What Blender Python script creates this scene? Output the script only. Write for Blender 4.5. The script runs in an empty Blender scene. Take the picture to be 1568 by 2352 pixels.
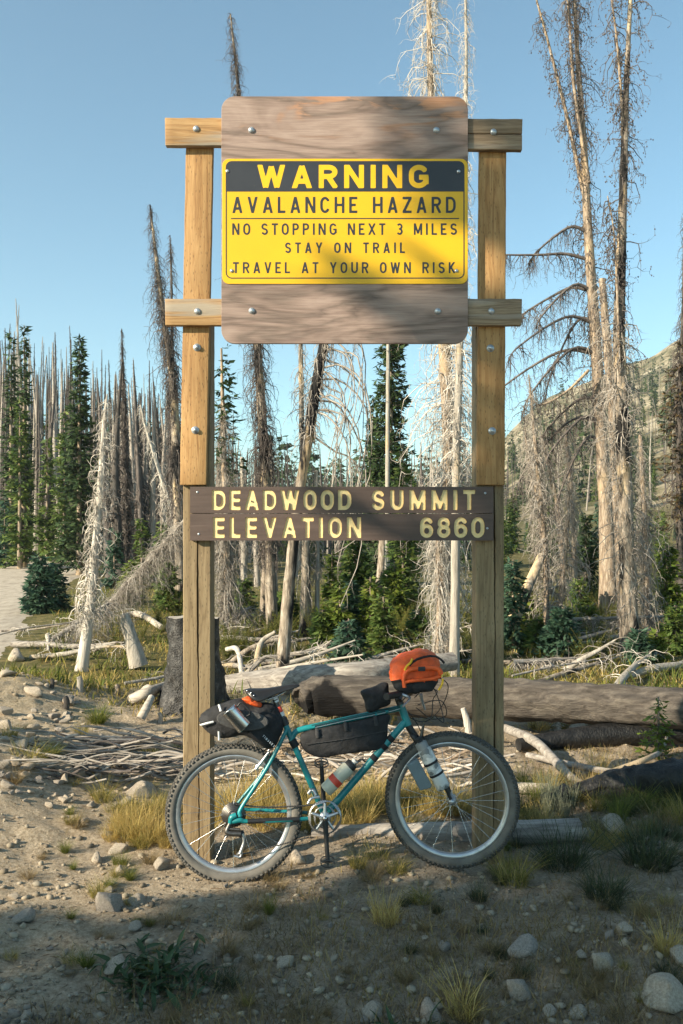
import bpy, math, random
import numpy as np
from mathutils import Vector
S = bpy.context.scene
C = S.collection
PI = math.pi
H = 1.82            # eye height
F = 2000.0          # focal length in units of a 1568 x 2352 frame
HY = 1200.0         # horizon row

# ------------------------------------------------------------------ camera, sky, sun
cam = bpy.data.cameras.new('camera'); cam_o = bpy.data.objects.new('camera', cam); C.objects.link(cam_o)
cam.sensor_fit = 'VERTICAL'; cam.sensor_height = 36.0; cam.sensor_width = 24.0
cam.lens = F / 2352 * 36.0; cam.shift_y = (HY - 1176) / 2352
cam.clip_start = 0.05; cam.clip_end = 3000
cam_o.location = (0, 0, H); cam_o.rotation_euler = (PI / 2, 0, 0)
S.camera = cam_o
SUN = Vector((1.6, 1.0, -0.85)).normalized()
elev = math.asin(-SUN.z); az = math.atan2(-SUN.x, -SUN.y)
W = bpy.data.worlds.new('World'); S.world = W; W.use_nodes = True
wn = W.node_tree; bg = wn.nodes['Background']
sky = wn.nodes.new('ShaderNodeTexSky'); sky.sky_type = 'NISHITA'; sky.sun_disc = False
sky.sun_elevation = elev; sky.sun_rotation = az
sky.altitude = 1500; sky.air_density = 1.0; sky.dust_density = 2.0; sky.ozone_density = 1.5
tint = wn.nodes.new('ShaderNodeMix'); tint.data_type = 'RGBA'; tint.blend_type = 'MULTIPLY'; tint.inputs[0].default_value = 1
tint.inputs[7].default_value = (.95, 1.17, 1.02, 1)
wn.links.new(sky.outputs[0], tint.inputs[6]); wn.links.new(tint.outputs[2], bg.inputs[0]); bg.inputs[1].default_value = 0.105
sun = bpy.data.lights.new('sun', 'SUN'); sun.energy = 5.0; sun.angle = math.radians(0.5); sun.color = (1.0, 0.87, 0.66)
sun_o = bpy.data.objects.new('sun', sun); C.objects.link(sun_o)
sun_o.rotation_euler = SUN.to_track_quat('-Z', 'Y').to_euler()
S.view_settings.view_transform = 'Standard'; S.view_settings.look = 'None'
S.view_settings.exposure = 1.08; S.view_settings.gamma = 1.0; S.view_settings.use_curve_mapping = False
S.cycles.max_bounces = 5; S.cycles.transparent_max_bounces = 4

# ------------------------------------------------------------------ helpers: points
def P(px, py, d):
    return np.array([(px - 784) * d / F, d, H + (HY - py) * d / F])
def depth_of(py):            # depth of a ground point seen on row py
    return H * F / (py - HY)

# ------------------------------------------------------------------ helpers: noise and ground
_rs = np.random.RandomState(5)
_lat = _rs.rand(256, 256)
def vn(x, y):
    x = np.asarray(x, float); y = np.asarray(y, float)
    xi = np.floor(x).astype(int); yi = np.floor(y).astype(int)
    fx = x - xi; fy = y - yi; fx = fx * fx * (3 - 2 * fx); fy = fy * fy * (3 - 2 * fy)
    a = _lat[xi % 256, yi % 256]; b = _lat[(xi + 1) % 256, yi % 256]
    c = _lat[xi % 256, (yi + 1) % 256]; d = _lat[(xi + 1) % 256, (yi + 1) % 256]
    return (a * (1 - fx) + b * fx) * (1 - fy) + (c * (1 - fx) + d * fx) * fy - .5
def gauss(x, y, cx, cy, sx, sy): return np.exp(-((x - cx) / sx) ** 2 - ((y - cy) / sy) ** 2)
def sstep(a, b, x):
    t = np.clip((x - a) / (b - a), 0, 1); return t * t * (3 - 2 * t)
def road_edge(y):             # x of the right edge of the dirt road
    return np.interp(y, [0, 5, 9.8, 12.1, 18.2, 24, 30, 36, 42, 60], [-6.2, -4.6, -3.85, -4.45, -6.2, -7.6, -8.6, -9.8, -13, -30])
def ground(x, y):
    x = np.asarray(x, float); y = np.asarray(y, float)
    r = np.hypot(x, np.maximum(y, 0))
    near = np.exp(-(r / 30.0) ** 2)
    z = near * (.10 * vn(x * .8 + 7, y * .8) + .05 * vn(x * 2.2, y * 2.2 + 3) + .036 * vn(x * 6, y * 6) + .024 * vn(x * 15, y * 15) + .014 * vn(x * 33, y * 33))
    flat = np.exp(-((x / 1.9) ** 4 + ((y - 4.4) / .55) ** 4))       # level strip under the bicycle and posts
    z = z * (1 - .7 * flat)
    z = z + .34 * gauss(x, y, -2.5, 5.6, .8, 1.2) + .42 * gauss(x, y, -3.1, 8.0, .9, 1.3) + .10 * gauss(x, y, -1.6, 3.4, .8, .9)
    z = z + .10 * gauss(x, y, 2.2, 2.9, 1.2, .8) - .05 * gauss(x, y, .4, 3.1, 1.2, .6)
    on_road = sstep(.3, -.3, x - road_edge(y)) * sstep(5, 8, y)
    z = z * (1 - .85 * on_road)
    z = z + .6 * (vn(x * .07, y * .07) + .4 * vn(x * .2, y * .2)) * sstep(10, 50, y) * (1 - on_road)
    a = x / np.maximum(y, 1)
    e = .035 + .085 * sstep(.12, .24, a) + .30 * np.clip(a - .22, 0, .4) + .10 * np.clip(-a - .05, 0, .5) + .012 * vn(a * 9, 4)
    hill = np.clip((r - 62) / 240, 0, 1.3) ** 1.15
    z = z + e * 300 * hill * sstep(5, 40, y) * (1 + .16 * vn(x * .03, y * .03) + .08 * vn(x * .09, y * .09))
    return z

# ------------------------------------------------------------------ helpers: mesh building
class Geo:
    def __init__(s): s.v = []; s.f = {3: [], 4: []}; s.n = 0; s.poly = []
    def add(s, v, f=None, polys=None):
        v = np.asarray(v, float).reshape(-1, 3)
        if f is not None:
            for ff in (f if isinstance(f, tuple) else (f,)):
                ff = np.asarray(ff, int)
                if len(ff): s.f[ff.shape[1]].append(ff + s.n)
        if polys: s.poly += [[i + s.n for i in p] for p in polys]
        s.v.append(v); s.n += len(v); return s
    def mesh(s, name, off=(0, 0, 0), smooth=False):
        m = bpy.data.meshes.new(name)
        v = np.concatenate(s.v) - np.asarray(off, float)
        if s.poly:
            faces = s.poly + [list(map(int, r)) for k in (3, 4) for a in s.f[k] for r in a]
            m.from_pydata(v.tolist(), [], faces)
        else:
            t = np.concatenate(s.f[3]) if s.f[3] else np.zeros((0, 3), int)
            q = np.concatenate(s.f[4]) if s.f[4] else np.zeros((0, 4), int)
            idx = np.concatenate([t.ravel(), q.ravel()]).astype(np.int32)
            m.vertices.add(len(v)); m.vertices.foreach_set('co', v.ravel().astype(np.float32))
            m.loops.add(len(idx)); m.loops.foreach_set('vertex_index', idx)
            n = len(t) + len(q); m.polygons.add(n)
            st = np.concatenate([np.arange(len(t)) * 3, len(t) * 3 + np.arange(len(q)) * 4]).astype(np.int32)
            m.polygons.foreach_set('loop_start', st)
        m.update(calc_edges=True)
        if smooth: m.polygons.foreach_set('use_smooth', np.ones(len(m.polygons), bool))
        return m
    def build(s, name, mat, parent=None, smooth=False, bevel=0, label=None):
        off = np.zeros(3)
        if parent is not None:
            q = parent
            while q is not None: off += np.array(q.location); q = q.parent
        m = s.mesh(name, off, smooth)
        for k in (mat if isinstance(mat, (list, tuple)) else [mat]): m.materials.append(k)
        o = bpy.data.objects.new(name, m); C.objects.link(o)
        if parent is not None: o.parent = parent
        if label: o['label'] = label
        if bevel:
            b = o.modifiers.new('bevel', 'BEVEL'); b.width = bevel; b.segments = 2; b.limit_method = 'ANGLE'
        return o
def tag(o, label=None, cat=None, group=None, kind=None):
    if label: o['label'] = label
    if cat: o['category'] = cat
    if group: o['group'] = group
    if kind: o['kind'] = kind
    return o
def thing(name, label, cat, loc, group=None):
    o = bpy.data.objects.new(name, None); C.objects.link(o); o.location = [float(a) for a in loc]; o.empty_display_size = .1
    return tag(o, label, cat, group)
def copy_tree(o, parent=None):
    c = o.copy(); C.objects.link(c)
    if parent is not None: c.parent = parent
    for ch in list(o.children): copy_tree(ch, c)
    return c

def tubes(paths, radii, k=3, cap=False):
    paths = np.asarray(paths, float); N, Pn, _ = paths.shape
    radii = np.broadcast_to(np.asarray(radii, float), (N, Pn))
    t = np.gradient(paths, axis=1); t /= np.linalg.norm(t, axis=2, keepdims=True) + 1e-9
    ref = np.where(np.abs(t[:, :1, 2:3]) > .8, np.array([[[1., 0, .13]]]), np.array([[[.07, .05, 1.]]]))
    ref = np.broadcast_to(ref, t.shape)
    a = np.cross(t, ref); a /= np.linalg.norm(a, axis=2, keepdims=True) + 1e-9
    b = np.cross(t, a)
    an = np.arange(k) * 2 * PI / k
    v = paths[:, :, None, :] + radii[:, :, None, None] * (np.cos(an)[None, None, :, None] * a[:, :, None, :] + np.sin(an)[None, None, :, None] * b[:, :, None, :])
    i = np.arange(N)[:, None, None] * Pn * k + np.arange(Pn - 1)[None, :, None] * k
    j = np.arange(k)[None, None, :]; j2 = (j + 1) % k
    f = np.stack([i + j, i + j2, i + k + j2, i + k + j], -1).reshape(-1, 4)
    v = v.reshape(-1, 3)
    return v, f
def smooth_path(pts, n):
    pts = np.asarray(pts, float)
    if len(pts) < 3: return np.array([pts[0] + (pts[-1] - pts[0]) * t for t in np.linspace(0, 1, n)])
    p = np.vstack([2 * pts[0] - pts[1], pts, 2 * pts[-1] - pts[-2]]); out = []
    for u in np.linspace(0, len(pts) - 1 - 1e-9, n):
        i = int(u); t = u - i; a, b, c, d = p[i], p[i + 1], p[i + 2], p[i + 3]
        out.append(.5 * ((2 * b) + (-a + c) * t + (2 * a - 5 * b + 4 * c - d) * t * t + (-a + 3 * b - 3 * c + d) * t ** 3))
    return np.array(out)
def tube(g, pts, r, k=12, n=None, caps=True):
    path = smooth_path(pts, n) if n else np.asarray(pts, float)
    rr = np.interp(np.linspace(0, 1, len(path)), np.linspace(0, 1, len(r)), r) if hasattr(r, '__len__') else np.full(len(path), r)
    v, f = tubes(path[None], rr[None], k); g.add(v, f)
    if caps:
        for e in (0, len(path) - 1):
            ring = v[e * k:(e + 1) * k]; g.add(np.vstack([ring, path[e]]), [[i, (i + 1) % k, k] for i in range(k)])
    return g
def box(g, x0, x1, y0, y1, z0, z1):
    v = [(x, y, z) for x in (x0, x1) for y in (y0, y1) for z in (z0, z1)]
    g.add(v, [[0, 1, 3, 2], [4, 6, 7, 5], [0, 4, 5, 1], [2, 3, 7, 6], [0, 2, 6, 4], [1, 5, 7, 3]]); return g
def prism(g, outline, y0, y1):            # outline (x,z) list, extruded in y
    n = len(outline); v = [(x, y0, z) for x, z in outline] + [(x, y1, z) for x, z in outline]
    g.add(v, None, [list(range(n)), list(range(2 * n - 1, n - 1, -1))] + [[i, i + n, (i + 1) % n + n, (i + 1) % n] for i in range(n)]); return g
def rrect(x0, x1, z0, z1, r, n=7):
    out = []
    for cx, cz, a in ((x1 - r, z1 - r, 0), (x0 + r, z1 - r, 90), (x0 + r, z0 + r, 180), (x1 - r, z0 + r, 270)):
        for i in range(n + 1):
            t = math.radians(a + 90 * i / n); out.append((cx + r * math.cos(t), cz + r * math.sin(t)))
    return out
def lathe(g, prof, k=24, M=None):         # prof (r, h) about z, then mapped by M(points)
    prof = np.asarray(prof, float); an = np.arange(k) * 2 * PI / k
    v = np.stack([prof[:, 0, None] * np.cos(an), prof[:, 0, None] * np.sin(an), np.broadcast_to(prof[:, 1, None], (len(prof), k))], -1).reshape(-1, 3)
    if M is not None: v = M(v)
    f = [[i * k + j, i * k + (j + 1) % k, (i + 1) * k + (j + 1) % k, (i + 1) * k + j] for i in range(len(prof) - 1) for j in range(k)]
    g.add(v, f); return g
def frame(o, axis, up=(0, 0, 1)):         # map local z -> axis, at o
    w = np.asarray(axis, float); w = w / np.linalg.norm(w)
    u = np.cross(up, w)
    if np.linalg.norm(u) < 1e-3: u = np.cross((0, 1, 0), w)
    u /= np.linalg.norm(u); vv = np.cross(w, u)
    return lambda p: np.asarray(o, float) + p[:, :1] * u + p[:, 1:2] * vv + p[:, 2:3] * w
def ico(sub):
    import bmesh
    bm = bmesh.new(); bmesh.ops.create_icosphere(bm, subdivisions=sub, radius=1)
    v = np.array([x.co[:] for x in bm.verts]); f = np.array([[q.index for q in p.verts] for p in bm.faces]); bm.free(); return v, f
ICO1, ICO2, ICO3, ICO4 = ico(1), ico(2), ico(3), ico(4)

# ------------------------------------------------------------------ helpers: materials
def new_mat(name, rough=.8):
    m = bpy.data.materials.new(name); m.use_nodes = True
    b = m.node_tree.nodes['Principled BSDF']; b.inputs['Roughness'].default_value = rough
    return m, m.node_tree, b
def nd(nt, t, **kw):
    n = nt.nodes.new(t)
    for k, v in kw.items():
        if k in n.inputs: n.inputs[k].default_value = v
        else: setattr(n, k, v)
    return n
def ramp(nt, fac, stops, interp='LINEAR'):
    r = nt.nodes.new('ShaderNodeValToRGB'); r.color_ramp.interpolation = interp
    e = r.color_ramp.elements
    while len(e) < len(stops): e.new(.5)
    for el, (p, c) in zip(e, stops): el.position = p; el.color = (*c, 1)
    nt.links.new(fac, r.inputs[0]); return r.outputs[0]
def coords(nt, scale=(1, 1, 1), kind='Object', rot=(0, 0, 0)):
    tc = nt.nodes.new('ShaderNodeTexCoord'); mp = nt.nodes.new('ShaderNodeMapping')
    mp.inputs['Scale'].default_value = scale; mp.inputs['Rotation'].default_value = rot
    nt.links.new(tc.outputs[kind], mp.inputs[0]); return mp.outputs[0]
def noise(nt, vec, scale, detail=4, rough=.55, dist=0):
    n = nd(nt, 'ShaderNodeTexNoise', Scale=scale, Detail=detail, Roughness=rough, Distortion=dist)
    nt.links.new(vec, n.inputs['Vector']); return n.outputs['Fac']
def mix(nt, fac, a, b, mode='MIX'):
    m = nt.nodes.new('ShaderNodeMix'); m.data_type = 'RGBA'; m.blend_type = mode
    for s, v in ((0, fac), (6, a), (7, b)):
        if hasattr(v, 'node'): nt.links.new(v, m.inputs[s])
        elif s == 0: m.inputs[0].default_value = v
        else: m.inputs[s].default_value = (*v, 1)
    return m.outputs[2]
def bump(nt, b, h, strength=.4, dist=.01):
    n = nd(nt, 'ShaderNodeBump', Strength=strength, Distance=dist)
    nt.links.new(h, n.inputs['Height']); nt.links.new(n.outputs[0], b.inputs['Normal'])
def plain(name, col, rough=.5, metal=0, var=.12, scale=20, bmp=0, spec=None):
    m, nt, b = new_mat(name, rough); b.inputs['Metallic'].default_value = metal
    if spec is not None: b.inputs['Specular IOR Level'].default_value = spec
    f = noise(nt, coords(nt), scale, 5)
    c = ramp(nt, f, [(.3, [x * (1 - var) for x in col]), (.7, [min(1, x * (1 + var)) for x in col])])
    nt.links.new(c, b.inputs['Base Color'])
    if bmp: bump(nt, b, f, bmp)
    return m
def wood(name, c0, c1, c2, gs=(14, 14, .8), fine=90, bmp=.35, dist=.8, rough=.75, patch=None, dashes=False):
    """c0 dark grain .. c2 pale; gs = scale of the grain (small along the board)"""
    m, nt, b = new_mat(name, rough)
    v = coords(nt, gs)
    f = noise(nt, v, 1.6, 5, .6, dist)
    ring = nd(nt, 'ShaderNodeMath', operation='MULTIPLY'); nt.links.new(f, ring.inputs[0]); ring.inputs[1].default_value = 9
    fr = nd(nt, 'ShaderNodeMath', operation='PINGPONG'); nt.links.new(ring.outputs[0], fr.inputs[0]); fr.inputs[1].default_value = 1
    col = ramp(nt, fr.outputs[0], [(0, c0), (.35, c1), (1, c2)])
    g2 = noise(nt, coords(nt, tuple(x * 8 for x in gs)), 2, 3)
    col = mix(nt, .35, col, ramp(nt, g2, [(.3, [x * .7 for x in c1]), (.75, c2)]))
    big = noise(nt, coords(nt, (2, 2, 2)), 1.3, 4)
    col = mix(nt, ramp(nt, big, [(.4, (0, 0, 0)), (.7, (.55,) * 3)]), col, [x * .62 for x in c1])
    if patch:
        pm = ramp(nt, noise(nt, coords(nt, tuple(x * .6 for x in gs)), 1.1, 4), [(.58, (0, 0, 0)), (.66, (.8,) * 3)])
        col = mix(nt, pm, col, patch)
    nt.links.new(col, b.inputs['Base Color'])
    h = g2
    if dashes:
        d = nd(nt, 'ShaderNodeTexVoronoi', Scale=1.0); nt.links.new(coords(nt, (95, 95, 26)), d.inputs['Vector'])
        dr = ramp(nt, d.outputs['Distance'], [(.12, (0, 0, 0)), (.25, (1, 1, 1))])
        h = mix(nt, .5, g2, dr)
        col2 = mix(nt, .45, col, dr, 'MULTIPLY'); nt.links.new(col2, b.inputs['Base Color'])
    bump(nt, b, h, bmp, .006)
    return m
def bark(name, stops, sc=(7, 7, 1.4), bmp=.6, rough=.9, char=0, pt=None, spec=.2):
    m, nt, b = new_mat(name, rough); b.inputs['Specular IOR Level'].default_value = spec
    f = noise(nt, coords(nt, sc), 2.2, 7, .65, .3)
    col = ramp(nt, f, stops)
    if pt:
        col = mix(nt, ramp(nt, noise(nt, coords(nt, (1.3, 1.3, .5)), 1.8, 4), [(.54, (0, 0, 0)), (.6, (1, 1, 1))]), col, pt)
    if char:
        cm = ramp(nt, noise(nt, coords(nt, (1.6, 1.6, .45)), 1.6, 5), [(.62 - char, (0, 0, 0)), (.68 - char, (1, 1, 1))])
        col = mix(nt, cm, col, (.018, .017, .017))
    nt.links.new(col, b.inputs['Base Color'])
    bump(nt, b, noise(nt, coords(nt, tuple(x * 4 for x in sc)), 2, 5), bmp, .012)
    return m
def leafy(name, cols, trans=.25, rough=.6):
    """foliage / grass: every blade or spray has its own tint"""
    m, nt, b = new_mat(name, rough)
    g = nt.nodes.new('ShaderNodeNewGeometry')
    c = ramp(nt, g.outputs['Random Per Island'], [(i / (len(cols) - 1), c) for i, c in enumerate(cols)])
    big = noise(nt, coords(nt, (1, 1, 1)), 3.0, 3)
    c = mix(nt, 1.0, c, ramp(nt, big, [(.3, (.7, .72, .7)), (.7, (1.2, 1.15, 1.0))]), 'MULTIPLY')
    nt.links.new(c, b.inputs['Base Color']); b.inputs['Specular IOR Level'].default_value = .25
    if trans:
        t = nt.nodes.new('ShaderNodeBsdfTranslucent'); nt.links.new(c, t.inputs[0])
        mx = nt.nodes.new('ShaderNodeMixShader'); mx.inputs[0].default_value = trans
        out = nt.nodes['Material Output']
        nt.links.new(b.outputs[0], mx.inputs[1]); nt.links.new(t.outputs[0], mx.inputs[2]); nt.links.new(mx.outputs[0], out.inputs[0])
    return m

M = {}
M['post'] = wood('weathered_post', (.13, .085, .042), (.23, .16, .082), (.32, .24, .135), (12, 12, .7), dashes=True)
M['board'] = wood('golden_board', (.22, .105, .032), (.35, .185, .062), (.48, .29, .12), (14, 14, .8), dashes=True)
M['beam'] = wood('golden_beam', (.19, .095, .03), (.33, .18, .065), (.46, .29, .13), (.8, 14, 14), patch=(.30, .27, .22))
M['beam_dark'] = wood('grey_beam', (.12, .08, .045), (.22, .15, .09), (.34, .26, .17), (.8, 14, 14), patch=(.33, .30, .26))
M['char'] = bark('charred_wood', [(.35, (.005, .005, .005)), (.6, (.018, .017, .016)), (.78, (.06, .056, .052))], (9, 9, 5), 1.0, .5, spec=.4)
M['silver'] = bark('silver_wood', [(.3, (.15, .13, .11)), (.45, (.31, .28, .24)), (.6, (.42, .38, .33)), (.75, (.55, .50, .44))], (14, 14, .9), .9, pt=(.42, .33, .22))
M['white'] = bark('bleached_wood', [(.3, (.24, .21, .18)), (.45, (.46, .42, .37)), (.62, (.58, .54, .48)), (.8, (.68, .64, .58))], (14, 14, .9), .9)
M['snag'] = bark('dead_bark', [(.3, (.10, .078, .06)), (.48, (.25, .19, .14)), (.6, (.38, .31, .24)), (.75, (.56, .49, .41))], (11, 11, 2.2), 1.0, pt=(.40, .30, .20))
M['snag_burnt'] = bark('burnt_snag', [(.3, (.09, .075, .062)), (.5, (.28, .23, .18)), (.72, (.52, .46, .39))], (11, 11, 2.0), 1.0, char=.13, pt=(.58, .44, .27))
M['snag_black'] = bark('black_bark', [(.3, (.03, .027, .025)), (.55, (.09, .078, .07)), (.75, (.22, .19, .17))], (9, 9, 3), .8)
M['twig'] = bark('grey_twigs', [(.3, (.19, .165, .14)), (.55, (.36, .32, .28)), (.75, (.55, .51, .46))], (3, 3, 3), .3)
M['twig_white'] = bark('pale_twigs', [(.3, (.36, .32, .27)), (.55, (.58, .53, .47)), (.75, (.74, .70, .63))], (3, 3, 3), .3)
M['twig_dark'] = bark('dark_twigs', [(.3, (.055, .046, .043)), (.55, (.13, .11, .10)), (.8, (.26, .23, .21))], (3, 3, 3), .3)
M['far_wood'] = bark('far_dead_wood', [(.3, (.06, .052, .046)), (.55, (.13, .11, .098)), (.75, (.25, .22, .19))], (.3, .3, .3), .1)
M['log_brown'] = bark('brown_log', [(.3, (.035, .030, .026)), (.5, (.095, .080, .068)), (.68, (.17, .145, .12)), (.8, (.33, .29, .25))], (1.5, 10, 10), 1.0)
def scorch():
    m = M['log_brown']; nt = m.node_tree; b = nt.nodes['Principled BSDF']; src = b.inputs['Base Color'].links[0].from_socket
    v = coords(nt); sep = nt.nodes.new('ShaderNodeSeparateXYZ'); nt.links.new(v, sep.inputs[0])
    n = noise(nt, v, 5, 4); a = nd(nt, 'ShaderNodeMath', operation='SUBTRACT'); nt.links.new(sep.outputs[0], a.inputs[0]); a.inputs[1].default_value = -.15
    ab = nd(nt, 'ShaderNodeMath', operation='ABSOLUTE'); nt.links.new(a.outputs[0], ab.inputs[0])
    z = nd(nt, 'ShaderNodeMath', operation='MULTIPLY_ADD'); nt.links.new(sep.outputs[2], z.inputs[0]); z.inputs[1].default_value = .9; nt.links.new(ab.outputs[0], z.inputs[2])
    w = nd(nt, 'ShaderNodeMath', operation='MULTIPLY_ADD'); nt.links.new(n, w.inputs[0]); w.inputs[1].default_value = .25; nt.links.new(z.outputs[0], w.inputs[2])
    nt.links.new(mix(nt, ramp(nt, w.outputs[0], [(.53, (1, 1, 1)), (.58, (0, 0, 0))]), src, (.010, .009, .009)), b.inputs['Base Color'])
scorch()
M['log_grey'] = bark('grey_log', [(.3, (.12, .10, .09)), (.5, (.28, .25, .22)), (.75, (.48, .44, .39))], (1.2, 12, 12), .7)
M['log_pale'] = bark('pale_log', [(.3, (.24, .21, .18)), (.5, (.42, .37, .31)), (.75, (.58, .53, .46))], (1.2, 12, 12), .5)
M['fir_dark'] = leafy('dark_fir_needles', [(.030, .058, .026), (.052, .092, .038), (.090, .135, .055)], .2)
M['fir_blue'] = leafy('blue_spruce_needles', [(.040, .090, .060), (.062, .125, .085), (.10, .17, .115)], .22)
M['fir_green'] = leafy('green_fir_needles', [(.065, .120, .030), (.11, .17, .045), (.18, .225, .06)], .3)
M['pine'] = leafy('yellow_green_pine', [(.10, .16, .025), (.16, .22, .04), (.24, .27, .06)], .35)
M['fir_rust'] = leafy('rusty_needles', [(.06, .05, .035), (.11, .075, .045), (.16, .10, .05), (.07, .09, .03)], .1)
M['shrub'] = leafy('shrub_leaves', [(.09, .13, .03), (.15, .18, .045), (.25, .25, .065), (.32, .25, .085)], .3)
M['weed'] = leafy('weed_leaves', [(.07, .10, .035), (.12, .15, .045), (.20, .20, .06), (.27, .15, .06)], .35)
M['broad'] = leafy('broad_leaves', [(.030, .058, .028), (.045, .082, .038), (.065, .105, .045)], .2, .45)
M['sage'] = leafy('sage_leaves', [(.16, .18, .13), (.24, .26, .19), (.33, .34, .26)], .2)
M['straw'] = leafy('dry_grass', [(.36, .25, .09), (.52, .38, .14), (.64, .50, .22), (.44, .36, .10)], .4)
M['grass_mix'] = leafy('mixed_grass', [(.13, .15, .035), (.24, .22, .06), (.42, .33, .11), (.55, .43, .18)], .4)
M['grass_green'] = leafy('green_grass', [(.08, .115, .025), (.14, .17, .035), (.26, .25, .06)], .4)
M['rush'] = leafy('dark_rushes', [(.030, .042, .022), (.05, .068, .032), (.09, .10, .05)], .2)
M['brown_grass'] = leafy('brown_grass', [(.16, .115, .06), (.26, .19, .10), (.36, .28, .15)], .35)

def rock_mat(name, stops):
    m, nt, b = new_mat(name, .9)
    f = noise(nt, coords(nt), 9, 8, .7); c = ramp(nt, f, stops)
    oi = nt.nodes.new('ShaderNodeObjectInfo')
    c = mix(nt, 1, c, ramp(nt, oi.outputs['Random'], [(0, (.75, .75, .78)), (.5, (1, .96, .9)), (1, (1.15, 1.1, 1.02))]), 'MULTIPLY')
    sp = noise(nt, coords(nt), 120, 2)
    c = mix(nt, ramp(nt, sp, [(.6, (0, 0, 0)), (.68, (.6,) * 3)]), c, (.09, .085, .08))
    nt.links.new(c, b.inputs['Base Color']); bump(nt, b, noise(nt, coords(nt), 30, 8, .7), .7, .01); return m
M['rock'] = rock_mat('granite', [(.3, (.20, .17, .14)), (.5, (.36, .315, .26)), (.7, (.50, .45, .38))])
M['gravel'] = leafy('gravel_bits', [(.15, .125, .10), (.26, .22, .18), (.38, .33, .27), (.21, .17, .13)], 0, .9)
M['litter'] = leafy('bark_litter', [(.10, .07, .05), (.20, .14, .09), (.34, .26, .18), (.07, .055, .045)], 0, .9)

def ground_mat():
    m, nt, b = new_mat('dirt_ground', .95); b.inputs['Specular IOR Level'].default_value = .15
    v = coords(nt)
    big = noise(nt, v, .9, 5); mid = noise(nt, v, 5, 8, .7); fine = noise(nt, v, 45, 8, .75)
    col = ramp(nt, fine, [(.25, (.15, .12, .088)), (.45, (.33, .265, .195)), (.6, (.44, .365, .275)), (.8, (.54, .47, .37))])
    col = mix(nt, ramp(nt, mid, [(.45, (0, 0, 0)), (.62, (.75,) * 3)]), col, ramp(nt, fine, [(.3, (.10, .07, .042)), (.7, (.27, .20, .125))]))
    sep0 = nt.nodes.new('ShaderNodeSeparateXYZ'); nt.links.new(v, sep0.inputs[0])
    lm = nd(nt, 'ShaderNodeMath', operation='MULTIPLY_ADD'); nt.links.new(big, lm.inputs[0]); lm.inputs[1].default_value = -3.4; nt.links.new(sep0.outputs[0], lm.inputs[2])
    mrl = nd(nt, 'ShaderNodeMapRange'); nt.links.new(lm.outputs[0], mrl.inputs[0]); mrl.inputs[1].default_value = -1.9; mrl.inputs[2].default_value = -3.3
    col = mix(nt, mrl.outputs[0], col, ramp(nt, fine, [(.3, (.17, .125, .08)), (.47, (.42, .33, .225)), (.62, (.58, .475, .345)), (.78, (.70, .60, .46))]))  # paler left-bank soil, its colour also lightened to stand in for bright sun
    # grassy / mossy floor beyond the clearing, rocky pale slope in the far distance
    sep = nt.nodes.new('ShaderNodeSeparateXYZ'); nt.links.new(v, sep.inputs[0])
    def rng(out, a, c_):
        n = nd(nt, 'ShaderNodeMapRange'); nt.links.new(out, n.inputs[0]); n.inputs[1].default_value = a; n.inputs[2].default_value = c_; return n.outputs[0]
    veg = ramp(nt, mid, [(.3, (.055, .06, .022)), (.5, (.13, .115, .045)), (.65, (.25, .19, .085)), (.8, (.33, .27, .14))])
    ad = nd(nt, 'ShaderNodeMath', operation='ADD'); nt.links.new(sep.outputs[1], ad.inputs[0])
    ml = nd(nt, 'ShaderNodeMath', operation='MULTIPLY'); nt.links.new(big, ml.inputs[0]); ml.inputs[1].default_value = 6; nt.links.new(ml.outputs[0], ad.inputs[1])
    col = mix(nt, rng(ad.outputs[0], 10.5, 13), col, veg)
    v2 = coords(nt, (.05, .05, .05))
    hillc = ramp(nt, noise(nt, v2, 1.6, 9, .72), [(.40, (.07, .075, .035)), (.49, (.17, .145, .085)), (.57, (.33, .28, .19)), (.68, (.50, .44, .33))])
    col = mix(nt, rng(sep.outputs[1], 60, 95), col, hillc)
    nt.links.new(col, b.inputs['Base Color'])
    vor = nd(nt, 'ShaderNodeTexVoronoi', Scale=38.0); nt.links.new(v, vor.inputs['Vector'])
    hh = mix(nt, .12, noise(nt, v, 26, 12, .8), vor.outputs['Distance'])
    bump(nt, b, hh, 1.0, .03); return m
M['ground'] = ground_mat()
def road_mat():
    m, nt, b = new_mat('dirt_road', .95)
    c = ramp(nt, noise(nt, coords(nt, (1.6, .5, 1)), 3, 12, .75), [(.32, (.20, .165, .125)), (.48, (.42, .35, .27)), (.62, (.52, .45, .35)), (.75, (.34, .28, .21))])
    nt.links.new(c, b.inputs['Base Color']); bump(nt, b, noise(nt, coords(nt), 40, 8, .7), .5, .02); return m
M['road'] = road_mat()

# ------------------------------------------------------------------ ground sheet and road
def axis_lines(a0, a1, b, st, gr):
    out = list(np.arange(a0, a1, st)); y = a1
    while y < b: out.append(y); y += max(st, gr * (y - a1) + st)
    out.append(b); return out
xs = np.array(sorted([-x for x in axis_lines(0, 3.0, 700, .032, .055)[1:]] + axis_lines(0, 3.0, 700, .032, .055)))
ys = np.array([-60, -40, -25, -15, -9, -5, -3, -1.5, -.6, .2, .8, 1.3, 1.7] + axis_lines(2.0, 7.0, 800, .032, .022))
XX, YY = np.meshgrid(xs, ys)
ZZ = ground(XX, YY)
nx, ny = len(xs), len(ys)
i = np.arange(ny - 1)[:, None] * nx + np.arange(nx - 1)[None]
quads = np.stack([i, i + 1, i + nx + 1, i + nx], -1).reshape(-1, 4)
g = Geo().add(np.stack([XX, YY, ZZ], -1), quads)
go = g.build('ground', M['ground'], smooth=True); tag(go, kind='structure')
ryl = np.concatenate([np.linspace(6, 30, 60), np.linspace(31, 46, 20)])
us = np.linspace(0, 1, 14)
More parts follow.
